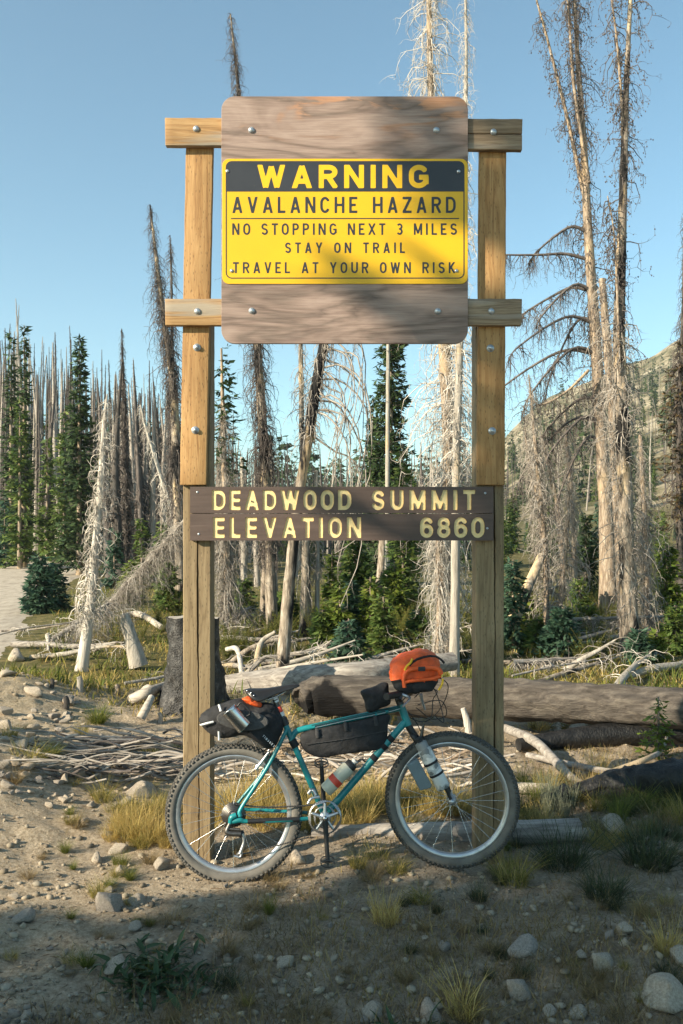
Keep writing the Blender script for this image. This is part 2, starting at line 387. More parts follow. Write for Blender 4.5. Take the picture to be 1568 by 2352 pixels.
RX = np.array([[road_edge(y) - u * (5.5 + .02 * y) + (.25 * vn(y * 1.7, 3) if u < .01 else 0) for u in us] for y in ryl])
RY = np.broadcast_to(ryl[:, None], RX.shape)
rz = ground(RX, RY) + .02 - .05 * ((us < .02) | (us > .98))[None]
nr = len(us); i = np.arange(len(ryl) - 1)[:, None] * nr + np.arange(nr - 1)[None]
ro = Geo().add(np.stack([RX, RY, rz], -1), np.stack([i, i + 1, i + nr + 1, i + nr], -1).reshape(-1, 4)).build('road', M['road'], smooth=True)
tag(ro, kind='structure')
def gz(x, y): return float(ground(x, y))

# ------------------------------------------------------------------ lettering: stroke glyphs -> signed distance -> mesh
def ell(cx, cy, rx, ry, a0, a1, n=14):
    return [(cx + rx * math.cos(math.radians(a)), cy + ry * math.sin(math.radians(a))) for a in np.linspace(a0, a1, n)]
E_ = .3
GL = {
 'A': (.74, [[(-.06, -E_), (.5, 1.08)], [(1.06, -E_), (.5, 1.08)], [(.12, .24), (.88, .24)]]),
 'V': (.74, [[(-.06, 1 + E_), (.5, -.08)], [(1.06, 1 + E_), (.5, -.08)]]),
 'W': (1.0, [[(-.04, 1 + E_), (.25, -.1)], [(.25, -.1), (.5, 1.05)], [(.5, 1.05), (.75, -.1)], [(1.04, 1 + E_), (.75, -.1)]]),
 'M': (.84, [[(0, -E_), (0, 1 + E_)], [(1, -E_), (1, 1 + E_)], [(0, 1.1), (.5, .06)], [(1, 1.1), (.5, .06)]]),
 'N': (.72, [[(0, -E_), (0, 1 + E_)], [(1, -E_), (1, 1 + E_)], [(0, 1.12), (1, -.12)]]),
 'E': (.58, [[(0, -E_), (0, 1 + E_)], [(0, 1), (1 + E_, 1)], [(0, .5), (.94, .5)], [(0, 0), (1 + E_, 0)]]),
 'L': (.54, [[(0, -E_), (0, 1 + E_)], [(0, 0), (1 + E_, 0)]]),
 'H': (.70, [[(0, -E_), (0, 1 + E_)], [(1, -E_), (1, 1 + E_)], [(0, .5), (1, .5)]]),
 'I': (.0, [[(.5, -E_), (.5, 1 + E_)]]),
 'T': (.62, [[(.5, -E_), (.5, 1)], [(-E_, 1), (1 + E_, 1)]]),
 'Z': (.64, [[(-E_, 1), (1 + E_, 1)], [(-E_, 0), (1 + E_, 0)], [(-.02, 0), (1.02, 1)]]),
 'X': (.70, [[(-.1, -.15), (1.1, 1.15)], [(1.1, -.15), (-.1, 1.15)]]),
 'Y': (.70, [[(.5, -E_), (.5, .45)], [(.5, .42), (-.1, 1.2)], [(.5, .42), (1.1, 1.2)]]),
 'K': (.68, [[(0, -E_), (0, 1 + E_)], [(0, .35), (1.0, 1.15)], [(.3, .55), (1.1, -.18)]]),
 'O': (.70, [ell(.5, .64, .5, .36, 0, 180) + ell(.5, .36, .5, .36, 180, 360) + [(1, .64)]]),
 'Q': (.70, []),
 'C': (.68, [ell(.5, .64, .5, .36, 25, 180) + ell(.5, .36, .5, .36, 180, 335)]),
 'G': (.72, [ell(.5, .64, .5, .36, 30, 180) + ell(.5, .36, .5, .36, 180, 345), [(1, .08), (1, .5)], [(.52, .46), (1.15, .46)]]),
 'U': (.70, [[(0, 1 + E_), (0, .34)] + ell(.5, .34, .5, .34, 180, 360) + [(1, 1 + E_)]]),
 'D': (.70, [[(0, -E_), (0, 1 + E_)], [(0, 1), (.45, 1)] + ell(.45, .6, .55, .4, 90, 0) + ell(.45, .4, .55, .4, 0, -90) + [(0, 0)]]),
 'P': (.64, [[(0, -E_), (0, 1 + E_)], [(0, 1), (.55, 1)] + ell(.55, .74, .45, .26, 90, -90) + [(0, .48)]]),
 'R': (.68, [[(0, -E_), (0, 1 + E_)], [(0, 1), (.55, 1)] + ell(.55, .75, .45, .25, 90, -90) + [(0, .5)], [(.5, .5), (1.08, -.14)]]),
 'S': (.66, [ell(.5, .755, .48, .245, 20, 270) + ell(.5, .25, .5, .25, 90, -160)]),
 'B': (.66, [[(0, -E_), (0, 1 + E_)], [(0, 1), (.55, 1)] + ell(.55, .76, .42, .24, 90, -90) + [(0, .52)], [(.55, .52)] + ell(.55, .26, .45, .26, 90, -90) + [(0, 0)]]),
 '2': (.62, [ell(.5, .7, .5, .3, 160, -35) + [(0, 0)], [(-E_, 0), (1 + E_, 0)]]),
 '3': (.62, [ell(.5, .76, .46, .24, 150, -90) + ell(.5, .26, .5, .26, 90, -150)]),
 '6': (.64, [ell(.5, .3, .5, .3, 0, 360, 22), [(0, .3), (0, .62)] + ell(.5, .64, .5, .36, 180, 35)]),
 '8': (.64, [ell(.5, .76, .44, .24, 0, 360, 22), ell(.5, .27, .5, .27, 0, 360, 22)]),
 '0': (.64, [ell(.5, .64, .5, .36, 0, 180) + ell(.5, .36, .5, .36, 180, 360) + [(1, .64)]]),
}
def layout(text, x0, x1, z0, z1, hw, wf=1.0, word=2.2):
    """list of (kind, a, b) segments in metres; hw = half stroke; box given"""
    h = z1 - z0; ws = []
    for ch in text:
        if ch == ' ': ws.append(None); continue
        ws.append(max(GL[ch][0] * h * wf, 2 * hw))
    nlet = sum(1 for w in ws if w is not None); units = 0
    for a, b in zip(text, text[1:]):
        if a != ' ' and b != ' ': units += 1
        elif b == ' ': units += 1 + word
    gap = ((x1 - x0) - sum(w for w in ws if w is not None)) / max(units, 1)
    out = []; x = x0; prev = None
    for ch, w in zip(text, ws):
        if ch == ' ': x += gap * (1 + word) - (gap if prev else 0); prev = None; continue
        if prev: pass
        polys = []
        for pl in GL[ch][1]:
            polys.append([(x + hw + u * (w - 2 * hw), z0 + hw + v * (h - 2 * hw)) for u, v in pl])
        out.append(((x, x + w, z0, z1), polys)); x += w + gap; prev = ch
    return out
def sdf(letters, gx, gz_, hw, flat=True):
    D = np.full(gx.shape, 1.0)
    for (bx0, bx1, bz0, bz1), polys in letters:
        sel = (gx > bx0 - .02) & (gx < bx1 + .02) & (gz_ > bz0 - .02) & (gz_ < bz1 + .02)
        X = gx[sel]; Z = gz_[sel]; d = np.full(X.shape, 1.0)
        for pl in polys:
            closed = np.hypot(pl[0][0] - pl[-1][0], pl[0][1] - pl[-1][1]) < 1e-4
            for n, (a, b) in enumerate(zip(pl, pl[1:])):
                ax, az_ = a; bx, bz = b; vx, vz = bx - ax, bz - az_; L = math.hypot(vx, vz)
                if L < 1e-7: continue
                t = ((X - ax) * vx + (Z - az_) * vz) / L / L
                tc = np.clip(t, 0, 1); dd = np.hypot(X - ax - tc * vx, Z - az_ - tc * vz) - hw
                if flat and not closed:
                    if n == 0: dd = np.maximum(dd, -t * L)
                    if n == len(pl) - 2: dd = np.maximum(dd, (t - 1) * L)
                d = np.minimum(d, dd)
        box_d = np.maximum(np.maximum(bx0 - X, X - bx1), np.maximum(bz0 - Z, Z - bz1))
        d = np.maximum(d, box_d); D[sel] = np.minimum(D[sel], d)
    return D
def clip_cells(gx, gz_, D):
    """triangulate the grid split by the zero line of D: inside polys, outside polys, boundary segments"""
    inside, outside, segs = [], [], []
    nz, nx_ = D.shape
    for r in range(nz - 1):
        c = 0
        while c < nx_ - 1:
            d4 = (D[r, c], D[r, c + 1], D[r + 1, c + 1], D[r + 1, c])
            neg = [q < 0 for q in d4]
            if not any(neg) or all(neg):
                s = c
                while c + 1 < nx_ - 1 and ((D[r, c + 1] < 0) == neg[0] and (D[r + 1, c + 1] < 0) == neg[0] and (D[r, c + 2] < 0) == neg[0] and (D[r + 1, c + 2] < 0) == neg[0]): c += 1
                q = [(gx[r, s], gz_[r, s]), (gx[r, c + 1], gz_[r, c + 1]), (gx[r + 1, c + 1], gz_[r + 1, c + 1]), (gx[r + 1, s], gz_[r + 1, s])]
                (inside if neg[0] else outside).append(q); c += 1; continue
            pts = [(gx[r, c], gz_[r, c]), (gx[r, c + 1], gz_[r, c + 1]), (gx[r + 1, c + 1], gz_[r + 1, c + 1]), (gx[r + 1, c], gz_[r + 1, c])]
            for tri in ((0, 1, 2), (0, 2, 3)):
                a, b, cr = [], [], []
                for k in range(3):
                    p, q = tri[k], tri[(k + 1) % 3]
                    (a if neg[p] else b).append(pts[p])
                    if neg[p] != neg[q]:
                        t = d4[p] / (d4[p] - d4[q]); m = (pts[p][0] + t * (pts[q][0] - pts[p][0]), pts[p][1] + t * (pts[q][1] - pts[p][1]))
                        a.append(m); b.append(m); cr.append(m)
                if len(a) > 2: inside.append(a)
                if len(b) > 2: outside.append(b)
                if len(cr) == 2: segs.append(cr)
            c += 1
    return inside, outside, segs
def flat_polys(g, polys, y):
    for p in polys: g.add([(x, y, z) for x, z in p], None, [list(range(len(p)))])
def flat_text(name, text, x0, x1, z0, z1, hw, y, mat, parent, wf=1.0, word=2.2, res=None):
    L = layout(text, x0, x1, z0, z1, hw, wf, word); res = res or (z1 - z0) / 26
    gxx, gzz = np.meshgrid(np.arange(x0 - .002, x1 + .002 + res, res), np.arange(z0 - .002, z1 + .002 + res, res))
    ins, _, _ = clip_cells(gxx, gzz, sdf(L, gxx, gzz, hw))
    g = Geo(); flat_polys(g, ins, y); return g.build(name, mat, parent)

# ------------------------------------------------------------------ the sign
YP, YO, YB = 4.65, 4.61, 4.57         # faces: post, upper board, beam
def X_(px, d): return (px - 784) * d / F
def Z_(py, d): return H + (HY - py) * d / F
sign = thing('notice_board', 'tall wooden notice board on two square posts with yellow warning sheet and brown name boards', 'sign', (0, YP + .07, gz(0, 4.7)))
def post(px0, px1, pyt, pyb, seed, crack_px):
    x0, x1 = X_(px0, YP), X_(px1, YP); zt, zb = Z_(pyt, YP), Z_(pyb, YP)
    rs = random.Random(seed); n = 70; g = Geo(); prof = []
    c = X_(crack_px, YP)
    rings = []
    for k in range(n):
        z = zb + (zt - zb) * k / (n - 1)
        cc = c + .004 * math.sin(z * 2.3 + seed) + .0015 * rs.uniform(-1, 1)
        op = .0040 * (1 if z < 1.74 else max(.05, 1 - (z - 1.74) * 2)) * (1 + .35 * math.sin(z * 5 + seed)) * (.4 + .6 * min(1, max(0, z + .2)))
        e = .0008 * rs.uniform(-1, 1); y0, y1 = YP, YP + .14; b = .005
        rings.append([(x0 + b + e, y0), (cc - op, y0 + e), (cc, y0 + .035), (cc + op, y0 + e), (x1 - b + e, y0), (x1 + e, y0 + b), (x1 + e, y1 - b), (x1 - b, y1), (x0 + b, y1), (x0 + e, y1 - b), (x0 + e, y0 + b)])
    m = len(rings[0])
    v = [(x, y, zb + (zt - zb) * k / (n - 1)) for k, r in enumerate(rings) for x, y in r]
    f = [[k * m + j, k * m + (j + 1) % m, (k + 1) * m + (j + 1) % m, (k + 1) * m + j] for k in range(n - 1) for j in range(m)]
    g.add(v, np.array(f), [[(n - 1) * m + j for j in range(m)]])
    return g.build('post', M['post'], sign)
post(420, 484, 700, 2030, 1, 455)
post(1092, 1157, 700, 2000, 5, 1135)
def quad_board(name, tl, tr, br, bl, yf, th, mat, bev=.004, extra_x=0):
    """front face corners in frame units at depth yf"""
    q = [P(*tl, yf), P(*tr, yf), P(*br, yf), P(*bl, yf)]
    g = Geo(); n = 24
    long_v = abs(q[0][2] - q[3][2]) > abs(q[1][0] - q[0][0])
    A, B_, Cc, D = (q[0], q[1], q[2], q[3])
    rings = []
    for k in range(n):
        t = k / (n - 1); w = .0010 * math.sin(k * 2.1 + tl[0])
        if long_v: a = D + (A - D) * t; b = Cc + (B_ - Cc) * t; a = a + [w, 0, 0]; b = b + [w * .7, 0, 0]
        else: a = A + (B_ - A) * t; b = D + (Cc - D) * t; a = a + [0, 0, w]; b = b + [0, 0, w * .7]
        rings.append([a, b, b + [0, th, 0], a + [0, th, 0]])
    v = np.array(rings).reshape(-1, 3)
    f = [[k * 4 + j, k * 4 + (j + 1) % 4, (k + 1) * 4 + (j + 1) % 4, (k + 1) * 4 + j] for k in range(n - 1) for j in range(4)]
    g.add(v, np.array(f + [[3, 2, 1, 0], [n * 4 - 4, n * 4 - 3, n * 4 - 2, n * 4 - 1]]))
    return g.build(name, mat, sign, bevel=bev)
quad_board('upright_board', (427, 290), (490, 290), (473, 1114), (412.5, 1114), YO, .0385, M['board'])
quad_board('upright_board', (1101, 290), (1163, 290), (1159, 1114), (1095.5, 1114), YO, .0385, M['board'], bev=.004)['label'] = 'upright board of the right post, duller and partly shaded'
quad_board('crossbeam', (378, 270), (790, 271), (790, 334), (379, 334), YB, .0385, M['beam'])
quad_board('crossbeam', (791, 271), (1200, 273), (1199, 307), (791, 304), YB, .0385, M['beam_dark'], bev=.002)['label'] = 'upper half of the split grey beam end'
quad_board('crossbeam', (791, 305.5), (1199, 309), (1199, 344), (791, 340), YB + .002, .0365, M['beam_dark'], bev=.002)['label'] = 'lower half of the split grey beam end'
quad_board('crossbeam', (378, 686), (790, 686), (790, 747), (379, 747), YB, .0385, M['beam'])
quad_board('crossbeam', (791, 686), (1199, 686), (1198, 747), (791, 747), YB, .0385, M['beam_dark'])
# plywood panel
YPn = YB - .020
def panel_mat():
    m, nt, b = new_mat('weathered_plywood', .8)
    v = coords(nt, (.75, 1, 3.6)); f = noise(nt, v, 1.9, 4, .5, .7)
    mu = nd(nt, 'ShaderNodeMath', operation='MULTIPLY'); nt.links.new(f, mu.inputs[0]); mu.inputs[1].default_value = 8
    pp = nd(nt, 'ShaderNodeMath', operation='PINGPONG'); nt.links.new(mu.outputs[0], pp.inputs[0]); pp.inputs[1].default_value = 1
    c = ramp(nt, pp.outputs[0], [(0, (.08, .052, .042)), (.25, (.165, .108, .088)), (.6, (.255, .176, .146)), (1, (.32, .232, .195))])
    # ginger bare patches near the top edge
    sep = nt.nodes.new('ShaderNodeSeparateXYZ'); nt.links.new(coords(nt), sep.inputs[0])
    mr = nd(nt, 'ShaderNodeMapRange'); nt.links.new(sep.outputs[2], mr.inputs[0]); mr.inputs[1].default_value = 3.78; mr.inputs[2].default_value = 3.97
    pn = ramp(nt, noise(nt, coords(nt, (1, 1, 3)), 3.5, 5, .6, .6), [(.48, (0, 0, 0)), (.56, (1, 1, 1))])
    m1 = mix(nt, 1, pn, mr.outputs[0], 'MULTIPLY'); m2 = mix(nt, 1, m1, ramp(nt, pp.outputs[0], [(.25, (1, 1, 1)), (.6, (0, 0, 0))]), 'MULTIPLY')
    c = mix(nt, m2, c, (.42, .19, .085))
    fine = noise(nt, coords(nt, (4, 4, 90)), 2, 4)
    c = mix(nt, .3, c, ramp(nt, fine, [(.3, (.18, .13, .11)), (.7, (.46, .37, .31))]))
    st = noise(nt, coords(nt, (1, 1, 1)), 2.4, 6, .65)
    c = mix(nt, ramp(nt, st, [(.5, (0, 0, 0)), (.68, (.5,) * 3)]), c, (.20, .14, .125))
    nt.links.new(c, b.inputs['Base Color']); bump(nt, b, fine, .25, .004); return m
g = Geo(); prism(g, rrect(X_(508, YPn), X_(1074.5, YPn), Z_(789, YPn), Z_(221, YPn), .07), YPn, YB - .001)
g.build('plywood_panel', panel_mat(), sign, bevel=.002, label='purplish brown plywood panel with swirling grain and rounded corners')
# yellow sheet
def yellow_mat():
    m, nt, b = new_mat('yellow_sheeting', .42)
    c = ramp(nt, noise(nt, coords(nt), 3, 6), [(.3, (.66, .375, .003)), (.7, (.73, .425, .004))])
    sc = ramp(nt, noise(nt, coords(nt, (30, 30, 5), rot=(0, .5, 0)), 4, 5), [(.70, (0, 0, 0)), (.74, (.5,) * 3)])
    c = mix(nt, sc, c, (.62, .45, .10)); nt.links.new(c, b.inputs['Base Color']); return m
M['yellow'] = yellow_mat()
def black_mat():
    m, nt, b = new_mat('black_print', .45)
    c = ramp(nt, noise(nt, coords(nt), 6, 6), [(.3, (.018, .020, .026)), (.7, (.028, .030, .037))])
    sc = ramp(nt, noise(nt, coords(nt, (22, 22, 6), rot=(0, .6, 0)), 5, 6, .7), [(.715, (0, 0, 0)), (.74, (.8,) * 3)])
    c = mix(nt, sc, c, (.45, .34, .08)); nt.links.new(c, b.inputs['Base Color']); return m
M['black_print'] = black_mat()
YS = YPn - .004
g = Geo(); prism(g, rrect(X_(510, YS), X_(1074, YS), Z_(652, YS), Z_(364.5, YS), .036), YS, YPn - .0005)
sheet = g.build('warning_sheet', M['yellow'], sign, bevel=.0008, label='yellow and black avalanche warning sheet')
yt = YS - .0008
def blk_region(x0, x1, z0, z1, r, w):       # outline frame of width w as quads
    a = rrect(x0, x1, z0, z1, r); b = rrect(x0 + w, x1 - w, z0 + w, z1 - w, r - w); n = len(a)
    return [[a[i], a[(i + 1) % n], b[(i + 1) % n], b[i]] for i in range(n)]
g = Geo(); flat_polys(g, blk_region(X_(518, YS), X_(1066.5, YS), Z_(640, YS), Z_(370, YS), .032, .0055), yt)
g.build('border_line', M['black_print'], sheet)
hx0, hx1, hz0, hz1 = X_(520, YS), X_(1064.5, YS), Z_(440, YS), Z_(372.5, YS)
top = [p for p in rrect(hx0, hx1, hz0, hz1, .028) if p[1] > (hz0 + hz1) / 2]
g = Geo(); g.add([(x, yt - .0002, z) for x, z in [(hx1, hz0)] + top + [(hx0, hz0)]], None, [list(range(len(top) + 2))])
g.build('header_band', M['black_print'], sheet)
def ztext(t, zx0, zx1, zy0, zy1, hw, mat, y, wf, word):
    flat_text('lettering', t, X_(340.1 + zx0 * .564, YS), X_(340.1 + zx1 * .564, YS), Z_(170.1 + zy1 * .564, YS), Z_(170.1 + zy0 * .564, YS), hw, y, mat, sheet, wf, word)
M['yellow_print'] = plain('yellow_print', (.73, .425, .004), .45, var=.03)
ztext('WARNING', 445, 1142, 370, 465, .0132, M['yellow_print'], yt - .0006, 1.18, 0)
ztext('AVALANCHE HAZARD', 342, 1252, 500, 566, .0064, M['black_print'], yt, .86, 2.2)
ztext('NO STOPPING NEXT 3 MILES', 342, 1257, 608, 655, .0046, M['black_print'], yt, .86, 1.9)
ztext('STAY ON TRAIL', 557, 1045, 686, 729, .0044, M['black_print'], yt, .86, 1.9)
ztext('TRAVEL AT YOUR OWN RISK', 345, 1250, 766, 811, .0044, M['black_print'], yt, .86, 1.9)
g = Geo(); x0, x1, zc = X_(530, YS), X_(1054, YS), Z_(502, YS)
flat_polys(g, [[(x0, zc - .0028), (x1, zc - .0028), (x1, zc + .0028), (x0, zc + .0028)]], yt); g.build('ruled_line', M['black_print'], sheet)
# bolts and screws
M['zinc'] = plain('zinc_bolt', (.42, .45, .48), .38, .65, .12, 60)
def bolt(px, py, d, r, h, parent=sign, washer=False, name='bolt'):
    g = Geo(); c = P(px, py, d)
    if washer:
        lathe(g, [(0, .004), (r * 1.5, .004), (r * 1.6, 0)], 16, frame(c, (0, -1, 0)))
        lathe(g, [(0, h + .006), (r * .95, h + .006), (r, h), (r, .002)], 6, frame(c, (0, -1, 0)))
    else:
        lathe(g, [(0.0001, h), (r * .45, h * .92), (r * .8, h * .62), (r, h * .1), (r * 1.02, -.001)], 16, frame(c, (0, -1, 0)))
    g.build(name, M['zinc'], parent, smooth=not washer)
for x, y, d in ((450, 296, YB), (453, 715, YB), (1133, 303, YB), (1128, 715, YB), (577, 299, YPn), (1002, 299, YPn), (578, 714, YPn), (1005, 715, YPn)): bolt(x, y, d, .0175, .012)
for x, y in ((452, 798), (448, 988), (1126, 800), (1130, 990)): bolt(x, y, YO, .013, .012, washer=True)
for x, y in ((522, 393), (1053, 394), (532, 622), (1048, 622)): bolt(x, y, YS - .001, .010, .006, sheet, name='screw')
# brown routed boards
def brown_mat():
    m, nt, b = new_mat('brown_stained_board', .6)
    f = noise(nt, coords(nt, (1.2, 10, 16)), 2, 6, .6, .5)
    c = ramp(nt, f, [(.3, (.062, .040, .032)), (.6, (.088, .058, .047)), (.8, (.115, .080, .066))]); nt.links.new(c, b.inputs['Base Color'])
    bump(nt, b, noise(nt, coords(nt, (3, 60, 60)), 2, 4), .2, .004); return m
M['brown'] = brown_mat()
M['routed'] = plain('pale_yellow_paint', (.76, .60, .30), .6, var=.10, scale=40)
M['routed_edge'] = plain('letter_wall_shade', (.50, .30, .045), .6, var=.12, scale=40)  # groove walls carry the recess shadow as a darker yellow
ZX = lambda zx: 367.3 + zx * .5293
ZY = lambda zy: 1054.4 + zy * .5293
YN = YO
def name_board(pyt, pyb, words, zrow):
    x0, x1, z0, z1 = X_(436, YN), X_(1133, YN), Z_(pyb, YN), Z_(pyt, YN); hw = .0108
    L = []
    for wtxt, a, b, wf in words: L += layout(wtxt, X_(ZX(a), YN), X_(ZX(b), YN), Z_(ZY(zrow[1]), YN), Z_(ZY(zrow[0]), YN), hw, wf, 0)
    res = .0036; nxx = int((x1 - x0) / res) + 1; nzz = int((z1 - z0) / res) + 1
    gxx, gzz = np.meshgrid(np.linspace(x0, x1, nxx), np.linspace(z0, z1, nzz))
    D = sdf(L, gxx, gzz, hw, flat=False)
    D += .0012 * (vn(gxx * 90, gzz * 90)) 
    ins, outs, segs = clip_cells(gxx, gzz, D)
    g = Geo(); flat_polys(g, outs, YN); dp = .007
    v = [(x0, YN, z0), (x1, YN, z0), (x1, YN, z1), (x0, YN, z1), (x0, YN + .0385, z0), (x1, YN + .0385, z0), (x1, YN + .0385, z1), (x0, YN + .0385, z1)]
    g.add(v, None, [[0, 4, 5, 1], [1, 5, 6, 2], [2, 6, 7, 3], [3, 7, 4, 0], [4, 7, 6, 5]])
    bd = g.build('name_board', M['brown'], sign)
    g = Geo(); flat_polys(g, ins, YN + dp)
    e = Geo()
    for (ax, az_), (bx, bz) in segs: e.add([(ax, YN + .0002, az_), (bx, YN + .0002, bz), (bx, YN + dp, bz), (ax, YN + dp, az_)], None, [[0, 1, 2, 3]])
    g.build('lettering', M['routed'], bd); e.build('letter_edge', M['routed_edge'], bd)
    return bd
b1 = name_board(1118, 1178.6, [('DEADWOOD', 225, 830, .95), ('SUMMIT', 918, 1367, .95)], (134, 221)); b1['label'] = 'upper brown board reading DEADWOOD SUMMIT'
b2 = name_board(1180, 1241.5, [('ELEVATION', 230, 872, .95), ('6860', 1128, 1408, 1.0)], (252, 342)); b2['label'] = 'lower brown board reading ELEVATION 6860'
for (a, b), bd in (((162, 144), b1), ((168, 326), b2), ((1411, 148), b1), ((1420, 301), b2)): bolt(ZX(a), ZY(b), YN, .0065, .003, bd, name='screw')

# ------------------------------------------------------------------ the bicycle
BA, BB, BC = 4.44, .10, .05
en = -np.cross((1, BC, 0), (0, BB, 1)); en = -en / np.linalg.norm(en)
en = en if en[1] < 0 else -en
ex = np.array([1, BC, 0.]); ex /= np.linalg.norm(ex); ez = np.cross(ex, -en) * -1
ez = ez if ez[2] > 0 else -ez
def B(px, py, off=0.0):
    y = (BA + BB * H) / (1 - BB * (HY - py) / F - BC * (px - 784) / F)
    return P(px, py, y) + en * off
def Z3(zx, zy, off=0.0): return B(367.3 + zx * .269, 1462.6 + zy * .269, off)
def Z4(zx, zy, off=0.0): return B(612.2 + zx * .3818, 1462.6 + zy * .3818, off)
M['teal'] = plain('teal_frame_paint', (.010, .185, .20), .34, .0, .30, 14)
M['black_plastic'] = plain('black_plastic', (.016, .016, .017), .5)
M['black_fabric'] = plain('black_fabric', (.014, .014, .016), .8, var=.5, scale=22, bmp=1.0)
M['charcoal_fabric'] = plain('charcoal_fabric', (.035, .035, .037), .9, var=.3, scale=60, bmp=.5)
M['rubber'] = plain('dusty_rubber', (.075, .070, .062), .9, var=.45, scale=14, bmp=.4)
M['tyre_side'] = plain('dusty_sidewall', (.13, .12, .105), .85, var=.3, scale=12)
M['alu'] = plain('brushed_aluminium', (.55, .55, .56), .35, .8, .12, 30)
M['rim'] = plain('rim_aluminium', (.40, .40, .41), .33, .75, .15, 20)
M['steel'] = plain('bright_steel', (.60, .60, .60), .25, 1.0, .08, 25)
M['dark_steel'] = plain('dark_steel', (.09, .085, .08), .4, .8, .2, 30)
M['orange'] = plain('orange_nylon', (.74, .10, .014), .6, var=.22, scale=26, bmp=1.0)
M['red'] = plain('red_print', (.62, .06, .03), .5)
M['reflect'] = plain('reflective_tape', (.62, .64, .66), .4)
M['yellow_cord'] = plain('yellow_cord', (.85, .48, .02), .6)
M['white_plastic'] = plain('white_plastic', (.62, .62, .60), .4)
M['clear'] = plain('cloudy_bottle', (.48, .47, .38), .25, var=.08)
M['leather'] = plain('black_leather', (.018, .017, .017), .35, var=.2, scale=30)
def camo():
    m, nt, b = new_mat('camo_print', .5)
    c = ramp(nt, noise(nt, coords(nt), 16, 2, .4), [(.40, (.62, .62, .60)), (.52, (.40, .41, .40)), (.60, (.14, .15, .15))], 'CONSTANT')
    nt.links.new(c, b.inputs['Base Color']); return m
M['camo'] = camo()
Rw = .347
hub_r, hub_f = Z3(640, 1528), B(1037.5, 1836)
bike = thing('bicycle', 'teal mountain bike loaded with black bags leaning against the wooden sign posts', 'bicycle', B(760, 2010))
def wheel(c, fx, nrm, label, cassette, R=Rw):
    """fx forward unit vector in the wheel plane, nrm axle direction"""
    up = np.cross(fx, nrm); up = up if up[2] > 0 else -up
    def T(p): p = np.asarray(p); return c + p[:, :1] * fx + p[:, 1:2] * up + p[:, 2:3] * nrm
    def torus(g, prof, k=96):
        an = np.arange(k) * 2 * PI / k; prof = np.asarray(prof); n = len(prof)
        v = np.stack([prof[None, :, 0] * np.cos(an)[:, None], prof[None, :, 0] * np.sin(an)[:, None], np.broadcast_to(prof[None, :, 1], (k, n))], -1).reshape(-1, 3)
        f = [[i * n + j, i * n + (j + 1) % n, ((i + 1) % k) * n + (j + 1) % n, ((i + 1) % k) * n + j] for i in range(k) for j in range(n)]
        g.add(T(v), f)
    rim_o = R - .053
    g = Geo(); torus(g, [(rim_o + .004, -.014), (rim_o + .004, .014), (rim_o - .006, .0135), (rim_o - .018, .0115), (rim_o - .024, .006), (rim_o - .024, -.006), (rim_o - .018, -.0115), (rim_o - .006, -.0135)])
    w = g.build('wheel', M['rim'], bike, smooth=False, label=label)
    g = Geo(); rc = R - .030; rt = .0262
    prof = [(rc + rt * math.cos(a), rt * .96 * math.sin(a)) for a in np.linspace(-2.3, 2.3, 15)] + [(rim_o - .002, .012), (rim_o - .002, -.012)]
    torus(g, prof, 120)
    ty = g.build('tyre', M['tyre_side'], w, smooth=True)
    g = Geo(); nb = 84
    for i in range(nb):
        for (a, ph, sx, sy) in ((0, 0, .0055, .008), (.52, .5, .006, .0055), (-.52, .5, .006, .0055), (.98, 0, .0075, .005), (-.98, 0, .0075, .005)):
            t = (i + ph) * 2 * PI / nb; rr = rc + (rt + .0005) * math.cos(a); zz = (rt + .0005) * math.sin(a)
            rad = np.array([math.cos(t) * math.cos(a), math.sin(t) * math.cos(a), math.sin(a)]); tan = np.array([-math.sin(t), math.cos(t), 0]); bi = np.cross(rad, tan)
            o = np.array([rr * math.cos(t), rr * math.sin(t), zz])
            vv = [o + tan * sx * p + bi * sy * q + rad * h for h in (-.002, .0058) for p, q in ((-1, -1), (1, -1), (1, 1), (-1, 1))]
            g.add(T(vv), [[4, 5, 6, 7], [0, 1, 5, 4], [1, 2, 6, 5], [2, 3, 7, 6], [3, 0, 4, 7]])
    g.build('tread', M['rubber'], w)
    g = Geo(); lathe(g, [(.0001, -.062), (.008, -.062), (.008, -.045), (.022, -.040), (.022, -.035), (.011, -.028), (.011, .028), (.022, .035), (.022, .040), (.008, .045), (.008, .062), (.0001, .062)], 20, T)
    g.build('hub', M['alu'], w)
    base = None
    for i in range(32):
        side = 1 if i % 2 else -1; t = i * 2 * PI / 32; tl = t + (.62 if (i // 2) % 2 else -.62)
        a = np.array([.021 * math.cos(tl), .021 * math.sin(tl), side * .037]); b = np.array([(rim_o - .022) * math.cos(t), (rim_o - .022) * math.sin(t), side * .003])
        g = Geo(); tube(g, T(np.array([a, b])), .00105, 5, caps=False); g.build('spoke', M['steel'], w)
    if cassette:
        for r_, o_ in ((.064, .030), (.056, .034), (.048, .038), (.040, .042), (.032, .046)):
            g = Geo(); k = 56; out = [(r_ * (1 if i % 2 else .94) * math.cos(i * 2 * PI / k), r_ * (1 if i % 2 else .94) * math.sin(i * 2 * PI / k)) for i in range(k)]
            inn = [(r_ * .72 * math.cos(i * 2 * PI / k), r_ * .72 * math.sin(i * 2 * PI / k)) for i in range(k)]
            g.add(T(np.array([(x, y, o_) for x, y in out + inn] + [(x, y, o_ + .0022) for x, y in out + inn])), [[i, (i + 1) % k, (i + 1) % k + k, i + k] for i in range(k)] + [[2 * k + i, 2 * k + (i + 1) % k, 2 * k + (i + 1) % k + k, 2 * k + i + k] for i in range(k)] + [[i, (i + 1) % k, 2 * k + (i + 1) % k, 2 * k + i] for i in range(k)])
            g.build('sprocket', M['dark_steel'], w)
    return w
